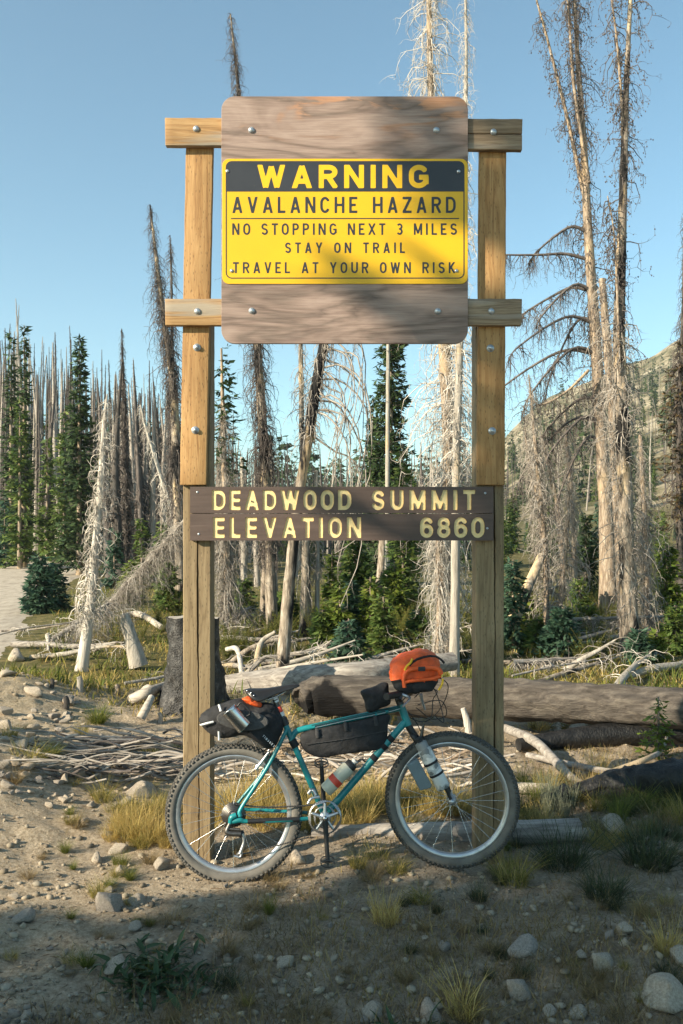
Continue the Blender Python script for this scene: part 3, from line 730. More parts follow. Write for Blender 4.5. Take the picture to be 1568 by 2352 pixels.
wheel(B(537, 1868), ex, en, 'rear wheel with knobbly dusty tyre', True)
turn = math.radians(11)
fxf = ex * math.cos(turn) + en * math.sin(turn); nf = en * math.cos(turn) - ex * math.sin(turn)
wheel(hub_f, fxf, nf, 'front wheel turned slightly towards the viewer', False, Rw * .995)
# frame
g = Geo(); Bb = Z3(1405, 1525)
st_top = B(652, 1655); seat_cl = B(659, 1674); head_t, head_b = B(919.5, 1618), B(937, 1666)
tube(g, [st_top, seat_cl, Bb], .0155, 16)
tube(g, [B(668, 1702), B(678, 1682), B(697, 1674), B(722, 1668.5), B(820, 1647), B(924, 1625)], .0155, 16, 30)
tube(g, [B(933, 1655), Bb], .0185, 16)
tube(g, [head_t, head_b], .0205, 16)
lathe(g, [(.0001, -.036), (.021, -.036), (.021, .036), (.0001, .036)], 20, frame(Bb, en))
drop = Z3(625, 1530)
tube(g, [seat_cl + en * .022, Z3(960, 1030, .04), Z3(870, 1180, .045), Z3(700, 1440, .058), Z3(690, 1510, .062)], [.010, .010, .0105, .0105, .012], 12, 24)
tube(g, [seat_cl - en * .022, Z3(960, 1030, -.04), Z3(870, 1180, -.045), Z3(660, 1440, -.058), Z3(625, 1530, -.06)], .0085, 10, 20)
tube(g, [Z3(625, 1555, .06), Z3(690, 1540, .062), Z3(760, 1552, .060), Z3(1100, 1548, .045), Z3(1260, 1540, .03)], [.013, .014, .0105, .010, .010], 12, 24)
tube(g, [Z3(640, 1495, -.06), Z3(900, 1502, -.055), Z3(1260, 1515, -.03)], .009, 10, 12)
prism_pts = None
g.build('frame', M['teal'], bike, smooth=True)
g = Geo(); tube(g, [Z3(660, 1500, .062), Z3(620, 1520, .062), Z3(605, 1575, .062)], [.014, .016, .010], 10, 8); g.build('dropout', M['teal'], bike, smooth=True)
g = Geo(); tube(g, [Z3(752, 1552, .060), Z3(1190, 1543, .038)], .0125, 12); g.build('chainstay_guard', M['black_plastic'], bike, smooth=True)
# fork
g = Geo(); crown = B(951, 1690)
tube(g, [head_b, crown], .019, 14)
for s in (1, -1):
    tube(g, [crown + nf * .02 * s, crown + nf * .052 * s + ex * .008 - ez * .01, hub_f + nf * .058 * s + ez * .10 - ex * .045, hub_f + nf * .056 * s], [.015, .014, .011, .008], 12, 20)
g.build('fork', M['black_plastic'], bike, smooth=True)
g = Geo(); lathe(g, [(.0001, .066), (.012, .066), (.014, .058), (.009, .05)], 16, frame(hub_f, nf)); g.build('quick_release', M['alu'], bike)
# seat post and saddle
g = Geo(); tube(g, [st_top, Z3(1000, 590), Z3(975, 510)], .0138, 14); sp = g.build('seat_post', M['dark_steel'], bike, smooth=True)
for a, b, mt in (((1005, 600), (1022, 645), M['red']), ((1022, 648), (1035, 680), M['white_plastic']), ((958, 520), (972, 540), M['white_plastic']), ((972, 550), (980, 565), M['white_plastic'])):
    g = Geo(); pa, pb = Z3(*a), Z3(*b); sa = Z3(975, 510); u = (st_top - sa) / np.linalg.norm(st_top - sa)
    qa = sa + u * np.dot(pa - sa, u); qb = sa + u * np.dot(pb - sa, u); tube(g, [qa, qb], .0145, 14); g.build('sticker', mt, sp, smooth=True)
def saddle():
    st = [((722, 450), (722, 462), .020), ((745, 440), (770, 505), .062), ((790, 436), (830, 550), .070), ((870, 440), (905, 525), .060), ((950, 432), (960, 492), .042), ((1030, 418), (1040, 468), .028), ((1110, 405), (1115, 445), .021), ((1170, 400), (1172, 425), .016), ((1195, 408), (1195, 418), .006)]
    rings = []
    for (tx, ty), (bx, by), w in st:
        top, bot = Z3(tx, ty), Z3(bx, by); ring = []
        for a in np.linspace(-1, 1, 11):
            f_ = abs(a) ** 2.2; ring.append(top + (bot - top) * f_ + en * w * math.sin(a * PI / 2) - ez * .004 * f_)
        rings.append(ring)
    n = 11; v = np.array(rings).reshape(-1, 3)
    f = [[i * n + j, i * n + j + 1, (i + 1) * n + j + 1, (i + 1) * n + j] for i in range(len(rings) - 1) for j in range(n - 1)]
    o = Geo().add(v, f).build('saddle', M['leather'], bike, smooth=True)
    o.modifiers.new('s', 'SOLIDIFY').thickness = .005; o.modifiers.new('ss', 'SUBSURF').render_levels = 1
    for zx, zy in ((747, 452), (806, 490), (780, 470)):
        g = Geo(); c = Z3(zx, zy, .066); lathe(g, [(.0001, .004), (.004, .003), (.005, -.004)], 10, frame(c, en)); g.build('rivet', M['steel'], o, smooth=True)
    for s in (-.02, .02):
        g = Geo(); tube(g, [Z3(760, 480, s), Z3(850, 530, s), Z3(960, 520, s), Z3(1120, 440, s * .5)], .0035, 8, 14); g.build('rail', M['steel'], o, smooth=True)
saddle()
# crankset
for r0, r1, o_, nt_ in ((.0865, .0745, .040, 46), (.058, .050, .034, 34)):
    g = Geo(); k = nt_ * 2; T = frame(Bb, en)
    out = [(r0 * (1.0 if i % 2 else .955) * math.cos(i * 2 * PI / k), r0 * (1. if i % 2 else .955) * math.sin(i * 2 * PI / k)) for i in range(k)]
    inn = [((r1 + (.004 * math.cos(i * 2 * PI / k * 5))) * math.cos(i * 2 * PI / k), (r1 + .004 * math.cos(i * 2 * PI / k * 5)) * math.sin(i * 2 * PI / k)) for i in range(k)]
    pts = [(x, y, o_) for x, y in out + inn] + [(x, y, o_ + .004) for x, y in out + inn]
    f = []
    for i in range(k):
        j = (i + 1) % k
        f += [[i, j, j + k, i + k], [2 * k + i, 2 * k + j, 3 * k + j, 3 * k + i], [i, j, 2 * k + j, 2 * k + i], [k + i, k + j, 3 * k + j, 3 * k + i]]
    g.add(T(np.array(pts)), f); g.build('chainring', M['alu'], bike)
g = Geo()
for i in range(5):
    a = math.radians(90 + 72 * i); u = ex * math.cos(a) + ez * math.sin(a)
    tube(g, [Bb + en * .048, Bb + en * .046 + u * .070], [.011, .007], 8)
    lathe(g, [(.0001, .008), (.006, .008), (.006, 0)], 8, frame(Bb + en * .044 + u * .067, en))
lathe(g, [(.0001, .012), (.026, .010), (.030, 0), (.030, -.008)], 24, frame(Bb + en * .045, en))
g.build('spider', M['alu'], bike)
def crank(p0, p1, off, label):
    g = Geo(); a = p0 + en * off; b = p1 + en * (off + .008 * np.sign(off))
    tube(g, [a, a + (b - a) * .5, b], [.015, .012, .011], 10, 8)
    o = g.build('crank_arm', M['black_plastic'], bike, smooth=True, label=label)
    g = Geo(); lathe(g, [(.0001, .016), (.010, .015), (.011, 0)], 14, frame(a, en * np.sign(off))); g.build('crank_bolt', M['steel'], o)
    return o
pd = B(751.5, 1972); pu = B(738.5, 1757)
ca = crank(Bb, pd, .060, 'drive side crank arm pointing down'); crank(Bb, pu, -.055, 'far side crank arm pointing up')
def pedal(c, s, label):
    g = Geo(); T = frame(c + en * s * .055, en * s)
    for r in (.030,):
        for w_ in (-.04, .04):
            k = 14; ring = [(r * 1.15 * math.cos(t), r * .55 * math.sin(t), w_) for t in np.linspace(0, 2 * PI, k + 1)]
            tube(g, T(np.array(ring)), .0035, 6, caps=False)
        for t in (0, PI / 2, PI, 3 * PI / 2): tube(g, T(np.array([(r * 1.15 * math.cos(t), r * .55 * math.sin(t), -.04), (r * 1.15 * math.cos(t), r * .55 * math.sin(t), .04)])), .0035, 6)
    tube(g, T(np.array([(0, 0, -.055), (0, 0, .04)])), .007, 8)
    g.build('pedal', M['dark_steel'], bike, label=label)
pedal(pd, 1, 'near pedal'); pedal(pu, -1, 'far pedal')
g = Geo(); cp = None
flat_text  # lettering on the crank arm
def text_on(name, text, o, u, w, length, height, hw, mat, parent):
    """flat stroke lettering laid from point o along u, up w"""
    u = np.asarray(u) / np.linalg.norm(u); w = np.asarray(w) / np.linalg.norm(w)
    L = layout(text, 0, length, 0, height, hw, .8, 1.5); res = height / 14
    gxx, gzz = np.meshgrid(np.arange(-.001, length + .001, res), np.arange(-.001, height + .001, res))
    ins, _, _ = clip_cells(gxx, gzz, sdf(L, gxx, gzz, hw)); g = Geo()
    for p in ins: g.add([o + u * x + w * z for x, z in p], None, [list(range(len(p)))])
    return g.build(name, mat, parent)
# chain
def chain(pts):
    g = Geo(); path = smooth_path(pts, 46)
    seg = np.linalg.norm(np.diff(path, axis=0), axis=1).sum(); n = int(seg / .0127)
    s = np.concatenate([[0], np.cumsum(np.linalg.norm(np.diff(path, axis=0), axis=1))]); q = np.array([[np.interp(i * .0127, s, path[:, c]) for c in range(3)] for i in range(n)])
    for a, b in zip(q, q[1:]): tube(g, [a, a + (b - a) * .5, b], [.0046, .0030, .0046], 6, caps=False)
    g.build('chain', M['dark_steel'], bike)
chain([Z3(640, 1415, .04), Z3(900, 1440, .04), Z3(1150, 1432, .04), Z3(1300, 1420, .04), Z3(1380, 1385, .042)])
chain([Z3(690, 1835, .045), Z3(800, 1815, .044), Z3(1050, 1750, .043), Z3(1300, 1685, .042)])
chain([Z3(610, 1590, .04), Z3(600, 1660, .042), Z3(640, 1700, .043)])
# rear derailleur
g = Geo(); tube(g, [Z3(605, 1570, .065), Z3(585, 1640, .072), Z3(700, 1650, .075)], [.012, .014, .015], 10, 12); tube(g, [Z3(600, 1610, .07), Z3(690, 1615, .078)], .008, 8)
de = g.build('derailleur', M['dark_steel'], bike, smooth=True)
g = Geo(); tube(g, [Z3(710, 1650, .07), Z3(722, 1720, .07), Z3(690, 1820, .07)], [.008, .006, .009], 8, 10); tube(g, [Z3(640, 1840, .065), Z3(690, 1850, .065), Z3(705, 1815, .065)], .006, 8, 8); g.build('cage', M['alu'], de, smooth=True)
for zx, zy in ((700, 1660), (685, 1835)):
    g = Geo(); lathe(g, [(.0001, .006), (.017, .006), (.017, -.006), (.0001, -.006)], 16, frame(Z3(zx, zy, .06), en)); g.build('jockey_wheel', M['black_plastic'], de)
g = Geo(); tube(g, [Z3(1265, 1330, .03), Z3(1300, 1290, .035), Z3(1330, 1340, .04)], .009, 8, 8); tube(g, [Z3(1260, 1410, .045), Z3(1290, 1365, .045), Z3(1360, 1350, .045)], .007, 8, 8); g.build('front_derailleur', M['alu'], bike, smooth=True)
# brakes and cables
for s in (.035, -.035):
    g = Geo(); tube(g, [Z3(820, 1120, s), Z3(860, 1070, s), Z3(930, 975, s)], [.009, .008, .006], 8, 8); g.build('rear_brake', M['alu'], bike, smooth=True)
    g = Geo(); tube(g, [crown + nf * s + fxf * .03 - ez * .03, crown + nf * s + fxf * .05 + ez * .06], [.009, .006], 8); g.build('front_brake', M['dark_steel'], bike, smooth=True)
for pts in ([(1000, 470), (1060, 500), (990, 290), (860, 350), (800, 430)], [(880, 360), (1000, 250), (1090, 290), (1060, 420), (960, 520), (830, 480)], [(900, 400), (1040, 380), (1080, 470), (1000, 500), (860, 470), (760, 440)], [(890, 420), (980, 480), (1000, 380), (1030, 330), (960, 300)], [(840, 440), (900, 520), (960, 640), (1000, 700), (960, 640), (940, 600)]):
    g = Geo(); tube(g, [Z4(a, b, .06 - .03 * i) for i, (a, b) in enumerate(pts)], .0026, 6, 40); g.build('cable', M['black_plastic'], bike, smooth=True)
for zy in (0, 9, 18):
    g = Geo(); tube(g, [Z4(270, 548 - zy, .02), Z4(500, 497 - zy, .02), Z4(720, 452 - zy, .02), Z4(800, 430 - zy, .02)], .0018, 6, 16); g.build('cable', M['black_plastic'] if zy else M['alu'], bike, smooth=True)
for a, b in (((262, 546), (290, 540)), ((648, 468), (662, 464)), ((712, 448), (730, 444))):
    g = Geo(); tube(g, [Z4(*a, .016), Z4(*b, .016)], .008, 8); g.build('cable_stop', M['teal'], bike)
g = Geo(); tube(g, [Z3(1075, 850), Z3(1120, 900)], .001, 4)
# cockpit
g = Geo(); tube(g, [head_t, B(914, 1600), B(930, 1588), B(956, 1586)], [.020, .018, .017, .019], 14, 14); g.build('stem', M['black_plastic'], bike, smooth=True)
bc = B(950, 1588); u_l = (nf * .93 - fxf * .38); u_r = (-nf * .93 - fxf * .20)
g = Geo(); tube(g, [bc + u_r * .30, bc + u_r * .1 , bc, bc + u_l * .1, bc + u_l * .30], .0125, 12, 24); g.build('handlebar', M['dark_steel'], bike, smooth=True)
for u in (u_l, u_r):
    g = Geo(); tube(g, [bc + u * .18, bc + u * .31], .0175, 14); g.build('grip', M['black_plastic'], bike, smooth=True)
    g = Geo(); q = bc + u * .155; tube(g, [q, q + fxf * .035 - ez * .012, q + fxf * .06 + u * .03 - ez * .02, q + fxf * .065 + u * .12 - ez * .05], [.010, .008, .006, .005], 8, 14); g.build('brake_lever', M['alu'], bike, smooth=True)
    g = Geo(); tube(g, [q - ez * .005 + u * .01, q - ez * .03 + u * .035 + fxf * .01], [.017, .014], 10); g.build('shifter', M['dark_steel'], bike, smooth=True)
g = Geo(); tube(g, [Z4(905, 330, .14), Z4(915, 370, .12), Z4(935, 425, .1)], [.009, .008, .006], 8, 8); g.build('bar_end_clamp', M['alu'], bike, smooth=True)
for a, b in (((690, 625), (700, 650)), ((740, 585), (712, 608)), ((640, 700), (655, 720))):
    g = Geo(); p0, p1 = B(933, 1655), Bb; u = (p1 - p0) / np.linalg.norm(p1 - p0); q = p0 + u * np.dot(Z4(*a) - p0, u); tube(g, [q, q + u * .028], .0205, 14); g.build('strap', M['black_fabric'], bike, smooth=True)
g = Geo(); p0 = B(668, 1702); tube(g, [Z3(1125, 880, .0), Z3(1160, 940, 0)], .021, 14); g.build('strap', M['black_fabric'], bike, smooth=True)
g = Geo(); u = (Bb - st_top); tube(g, [st_top - u * .03, st_top + u * .05], .020, 14); g.build('seat_collar', M['black_plastic'], bike, smooth=True)

# bags and bottles (each lies on or hangs from the bicycle)
def puffy(name, outline, half, mat, label, cat, Zf, off=0, seed=1, wr=.006, sub=2, parent=None, layers=6, expo=2.4):
    """closed soft bag: outline in zoom units swept across the bike, fuller in the middle"""
    pts = np.array([Zf(a, b, 0) for a, b in outline]); c = pts.mean(0)
    pts = smooth_path(np.vstack([pts, pts[:1]]), len(outline) * 5)[:-1]; n = len(pts)
    rs = np.random.RandomState(seed); rings = []
    lv = np.linspace(-1, 1, layers + 1)
    for l in lv:
        s = (1 - abs(l) ** expo * .30) * 1.0
        w = 1 + .0
        rings.append(c + (pts - c) * s + en * (off + half * l * .86))
    rings.insert(0, c + (pts - c) * .35 + en * (off - half)); rings.append(c + (pts - c) * .35 + en * (off + half))
    v = np.concatenate(rings); rad = v - c
    nn = vn(v[:, 0] * 38 + seed * 9, v[:, 2] * 38 + v[:, 1] * 23) + .6 * vn(v[:, 0] * 80, v[:, 2] * 30 + seed)
    v = v + rad / (np.linalg.norm(rad, axis=1, keepdims=True) + 1e-6) * (nn * wr * 2)[:, None]
    m = len(rings)
    f = [[i * n + j, i * n + (j + 1) % n, (i + 1) * n + (j + 1) % n, (i + 1) * n + j] for i in range(m - 1) for j in range(n)]
    g = Geo().add(v, np.array(f), [list(range(n))[::-1], [(m - 1) * n + j for j in range(n)]])
    if parent is None:
        t = thing(name, label, cat, c)
        o = g.build('body', mat, t, smooth=True)
        o.modifiers.new('ss', 'SUBSURF').render_levels = 1
        return t
    o = g.build(name, mat, parent, smooth=True); return o
sb = puffy('saddle_bag', [(340, 655), (345, 740), (440, 845), (560, 868), (700, 845), (800, 880), (950, 965), (1030, 850), (1062, 720), (1010, 610), (930, 560), (800, 560), (680, 525), (560, 560), (400, 618)], .085, M['black_fabric'], 'black seat pack with white reflective strips strapped under the saddle', 'bag', Z3, seed=3)
def strip(pts, w, mat, parent, Zf, name='reflective_strip', th=.0015):
    q = np.array([Zf(*p) for p in pts]); q = smooth_path(q, 8) if len(q) > 2 else smooth_path(q, 4)
    t = np.gradient(q, axis=0); t /= np.linalg.norm(t, axis=1, keepdims=True); s = np.cross(t, en); v = []
    for a, ss in zip(q, s): v += [a - ss * w / 2, a + ss * w / 2]
    n = len(q); v = np.array(v); v2 = v - en * th; off = len(v)
    f = [[2 * i, 2 * i + 1, 2 * i + 3, 2 * i + 2] for i in range(n - 1)]
    f += [[2 * i, 2 * i + 2, off + 2 * i + 2, off + 2 * i] for i in range(n - 1)] + [[2 * i + 1, off + 2 * i + 1, off + 2 * i + 3, 2 * i + 3] for i in range(n - 1)]
    return Geo().add(np.vstack([v, v2]), f).build(name, mat, parent)
strip([(352, 742, .062), (410, 722, .082), (470, 708, .086)], .0105, M['reflect'], sb, Z3)
strip([(512, 565, .070), (530, 618, .086)], .012, M['reflect'], sb, Z3)
strip([(513, 788, .082), (514, 868, .066)], .011, M['reflect'], sb, Z3)
text_on('lettering', 'TIMBUK2', Z3(880, 828, .094), Z3(965, 912) - Z3(880, 828), (ez * .75 + ex * .66), .078, .0115, .0011, M['reflect'], sb)
# oval sole / sandal strapped to the pack
def disc(name, cx, cy, rx, ry, ang, off, th, mat, parent, Zf):
    o = Zf(cx, cy, off); ca_, sa = math.cos(ang), math.sin(ang); k = 32; g = Geo(); v = []
    for h, s in ((0, .96), (th * .3, 1), (th * .8, 1), (th, .95)):
        for i in range(k):
            t = i * 2 * PI / k; x, z = rx * s * math.cos(t), ry * s * math.sin(t); v.append(o + ex * (x * ca_ - z * sa) + ez * (x * sa + z * ca_) + en * h)
    f = [[r * k + i, r * k + (i + 1) % k, (r + 1) * k + (i + 1) % k, (r + 1) * k + i] for r in range(3) for i in range(k)]
    g.add(v, np.array(f), [[3 * k + i for i in range(k)], list(range(k))[::-1]])
    return g.build(name, mat, parent, smooth=False)
sd = thing('sandal', 'dark grey oval sandal sole strapped flat on the black seat pack', 'sandal', Z3(715, 690, .1))
disc('sole', 715, 690, .131, .050, math.radians(-6), .094, .016, plain('grey_foam', (.065, .064, .064), .9, var=.3, scale=70, bmp=.5), sd, Z3)
# steel mug
mug_c0 = (Z3(572, 612, .125) + Z3(572, 612, .125)) / 2
ax = (Z3(740, 745) - Z3(603, 595)); L_ = np.linalg.norm(ax); ax /= L_
mug = thing('steel_mug', 'brushed steel camping mug hanging off the seat pack', 'mug', Z3(670, 670, .13))
a0 = Z3(603, 595, .145)
g = Geo(); r_ = .0395
side = np.cross(ax, en)
lathe(g, [(r_ - .002, .004), (r_, 0), (r_ + .0012, .002), (r_ + .0012, .005), (r_, .007), (r_, L_ - .004), (r_ - .003, L_), (.0001, L_)], 36, frame(a0, ax, en)); g.build('cup', M['steel'], mug, smooth=True)
g = Geo(); lathe(g, [(.0001, .012), (r_ - .002, .012), (r_ - .002, .004)], 30, frame(a0, ax, en)); g.build('inside', M['dark_steel'], mug)
g = Geo(); q = a0 - side * (r_) if side[2] < 0 else a0 + side * r_; sd_ = (q - a0) / r_
tube(g, [a0 + ax * .02 + sd_ * r_ * .98, a0 + ax * .02 + sd_ * (r_ + .03), a0 + ax * .085 + sd_ * (r_ + .03), a0 + ax * .085 + sd_ * r_ * .98], .0045, 8, 20); g.build('handle', M['black_plastic'], mug, smooth=True)
text_on('lettering', 'STANLEY', a0 + ax * .018 + en * (r_ + .0012) - side * .016, side if side[0] > 0 else -side, ax * -1, .028, .0045, .0006, M['black_plastic'], mug)
# orange mesh stuff bundle under the saddle
ob = puffy('orange_bundle', [(700, 520), (740, 505), (800, 515), (850, 550), (860, 590), (810, 590), (750, 560)], .05, M['orange'], 'crumpled orange mesh bundle tucked under the saddle', 'pouch', Z3, off=.03, seed=8, wr=.012)
# frame bag
fb = puffy('frame_bag', [(200, 585), (262, 558), (400, 530), (560, 498), (728, 462), (730, 530), (722, 610), (690, 672), (600, 688), (450, 708), (325, 728), (240, 694), (205, 640)], .034, M['black_fabric'], 'long black half frame bag hanging under the teal top tube', 'bag', Z4, seed=5, wr=.004, expo=4)
for a, b in (((225, 640), (715, 560)),):
    strip([(a[0], a[1], .036), (450, 612, .040), (b[0], b[1], .036)], .004, M['charcoal_fabric'], fb, Z4, 'zip')
for a, b in (((300, 545), (306, 600)), ((470, 508), (476, 560)), ((650, 470), (656, 530))): strip([(a[0], a[1], .030), (a[0] + 3, (a[1] + b[1]) / 2, .040), (b[0], b[1], .040)], .020, M['charcoal_fabric'], fb, Z4, 'strap', .003)
smb = puffy('stem_bag', [(560, 328), (640, 300), (722, 270), (735, 320), (752, 372), (738, 405), (690, 430), (612, 458), (590, 400)], .045, M['black_fabric'], 'small open topped black stem bag behind the handlebar', 'bag', Z4, seed=9, wr=.005)
# bottle in the frame
def bottle(name, label, p0, p1, r, body, cap, capn, prof=None, off=0):
    a = p1 - p0; L = np.linalg.norm(a); t = thing(name, label, 'bottle', p0)
    pr = prof or [(.0001, 0), (r * .9, 0), (r, .006), (r, L * .42), (r * .93, L * .46), (r * .93, L * .50), (r, L * .54), (r, L * .74), (r * .86, L * .78), (r * .80, L * .80)]
    g = Geo(); lathe(g, pr, 28, frame(p0, a)); g.build('body', body, t, smooth=True)
    g = Geo(); lathe(g, [(r * .84, L * .78), (r * .86, L * .90), (r * .60, L * .92), (.0001, L * .92)], 24, frame(p0, a)); g.build('cap', cap, t, smooth=True)
    g = Geo(); lathe(g, [(r * .38, L * .91), (r * .38, L * .97), (r * .48, L * .975), (r * .48, L), (.0001, L)], 16, frame(p0, a)); g.build('spout', capn, t)
    return t
bt = bottle('water_bottle', 'cloudy white drinks bottle with red label in the frame cage', Z4(352, 918, .03), Z4(532, 738, .03), .0365, M['clear'], M['black_plastic'], M['white_plastic'])
g = Geo(); p0, p1 = Z4(352, 918, .03), Z4(532, 738, .03); L = np.linalg.norm(p1 - p0)
pr = np.array([(.0374, L * .30), (.0374, L * .40)]); fr_ = frame(p0, p1 - p0)
an = np.linspace(0, 2 * PI, 29); sel = [t for t in an]
lathe(g, [(.0371, L * .26), (.0374, L * .27), (.0374, L * .40), (.0371, L * .41)], 28, fr_); g.build('red_label', M['red'], bt, smooth=True)
g = Geo(); dt0, dt1 = B(933, 1655), Bb; u = (dt1 - dt0) / np.linalg.norm(dt1 - dt0)
for s in (-.026, .026): tube(g, [Z4(400, 905, s), Z4(430, 860, s), Z4(560, 740, s), Z4(590, 750, s * .4)], .0035, 6, 14)
g.build('bottle_cage', M['dark_steel'], bike, smooth=True)
bottle('water_bottle', 'grey capped bottle with white and grey camouflage print strapped to the fork', Z4(1045, 885, .11), Z4(893, 590, .11), .036, M['camo'], plain('grey_cap', (.20, .21, .21), .5), M['charcoal_fabric'])
for (a, b) in ((985, 735), (1020, 800)):
    g = Geo(); c = Z4(a - 30, b + 18, .105); axx = Z4(893, 590) - Z4(1045, 885); lathe(g, [(.0375, -.006), (.0385, -.004), (.0385, .004), (.0375, .006)], 24, frame(Z4(1045, 885, .11) + axx * ((885 - b) / 295.), axx)); g.build('strap', M['black_fabric'], bike)
# grey slab pouch beside it
gp = thing('grey_pouch', 'flat blue grey box pouch strapped beside the fork bottle', 'pouch', Z4(900, 800, .1))
q = [Z4(828, 752), Z4(892, 712), Z4(972, 862), Z4(968, 882), Z4(905, 898)]
g = Geo(); nq = len(q); g.add([a + en * .07 for a in q] + [a + en * .12 for a in q], None, [list(range(nq)), list(range(2 * nq - 1, nq - 1, -1))] + [[i, i + nq, (i + 1) % nq + nq, (i + 1) % nq] for i in range(nq)])
g.build('shell', plain('blue_grey_shell', (.14, .18, .195), .6), gp, bevel=.005)
# orange dry bag: a roll across the bars seen end on
db = thing('dry_bag', 'bright orange roll bag with black base and yellow cord tied on the handlebar', 'bag', Z4(900, 300))
def orange_roll():
    o = [(752, 262), (744, 190), (765, 130), (860, 85), (960, 82), (1020, 130), (1036, 190), (1032, 262), (1005, 305), (930, 322), (840, 325), (790, 300)]
    pts = smooth_path(np.array([Z4(a, b, 0) for a, b in o + o[:1]]), 49)[:-1]; c = pts.mean(0); n = len(pts); rings = []
    for t, s in ((-.19, .50), (-.17, .84), (-.10, 1.0), (0, 1.02), (.08, .98), (.12, .93), (.135, .80), (.14, .5), (.14, .15)):
        rings.append(c + (pts - c) * s + nf * t - ez * .01 * (t > .1))
    v = np.concatenate(rings); rad = v - c; nn = vn(v[:, 0] * 45 + v[:, 1] * 30, v[:, 2] * 45) + .7 * vn(v[:, 0] * 90, v[:, 2] * 60 + 3)
    v = v + rad / np.linalg.norm(rad, axis=1, keepdims=True) * (nn * .012)[:, None]
    m = len(rings); f = np.array([[i * n + j, i * n + (j + 1) % n, (i + 1) * n + (j + 1) % n, (i + 1) * n + j] for i in range(m - 1) for j in range(n)])
    fc = v[f].mean(1); rel = (fc - c) @ ez; low = rel < -.030
    for nm, sel, mt in (('body', ~low, M['orange']), ('base_panel', low, M['black_fabric'])):
        g = Geo().add(v, f[sel], None)
        if nm == 'body': g.poly = [[(m - 1) * n + j for j in range(n) if ((v[(m - 1) * n + j] - c) @ ez) > -.03]]
        g.build(nm, mt, db, smooth=True)
    return c
oc = orange_roll()
for nm, pts, r_, mt in (('folded_flap', [(805, 225), (830, 190), (920, 178), (1000, 182), (1022, 215)], .014, M['orange']), ('flap_fold', [(800, 262), (860, 250), (960, 240), (1020, 225)], .009, M['orange']), ('flap_edge', [(808, 290), (804, 240), (822, 200)], .010, M['orange'])):
    g = Geo(); tube(g, [Z4(a, b, .150) for a, b in pts], r_, 10, 20); g.build(nm, mt, db, smooth=True)
strip([(835, 165, .150), (870, 130, .158), (940, 108, .158), (1000, 112, .15), (1045, 150, .13)], .012, M['black_fabric'], db, Z4, 'strap', .003)
g = Geo(); bq = Z4(905, 180, .172); box(g, *(bq[0] - .018, bq[0] + .018), *(bq[1] - .006, bq[1] + .006), *(bq[2] - .011, bq[2] + .011)); g.build('buckle', M['charcoal_fabric'], db, bevel=.003)
for pts in ([(852, 122), (842, 145), (820, 165), (808, 190)], [(1030, 238), (1025, 270), (1005, 305)]):
    g = Geo(); tube(g, [Z4(a, b, .158) for a, b in pts], .0055, 8, 12); g.build('cord', M['yellow_cord'], db, smooth=True)


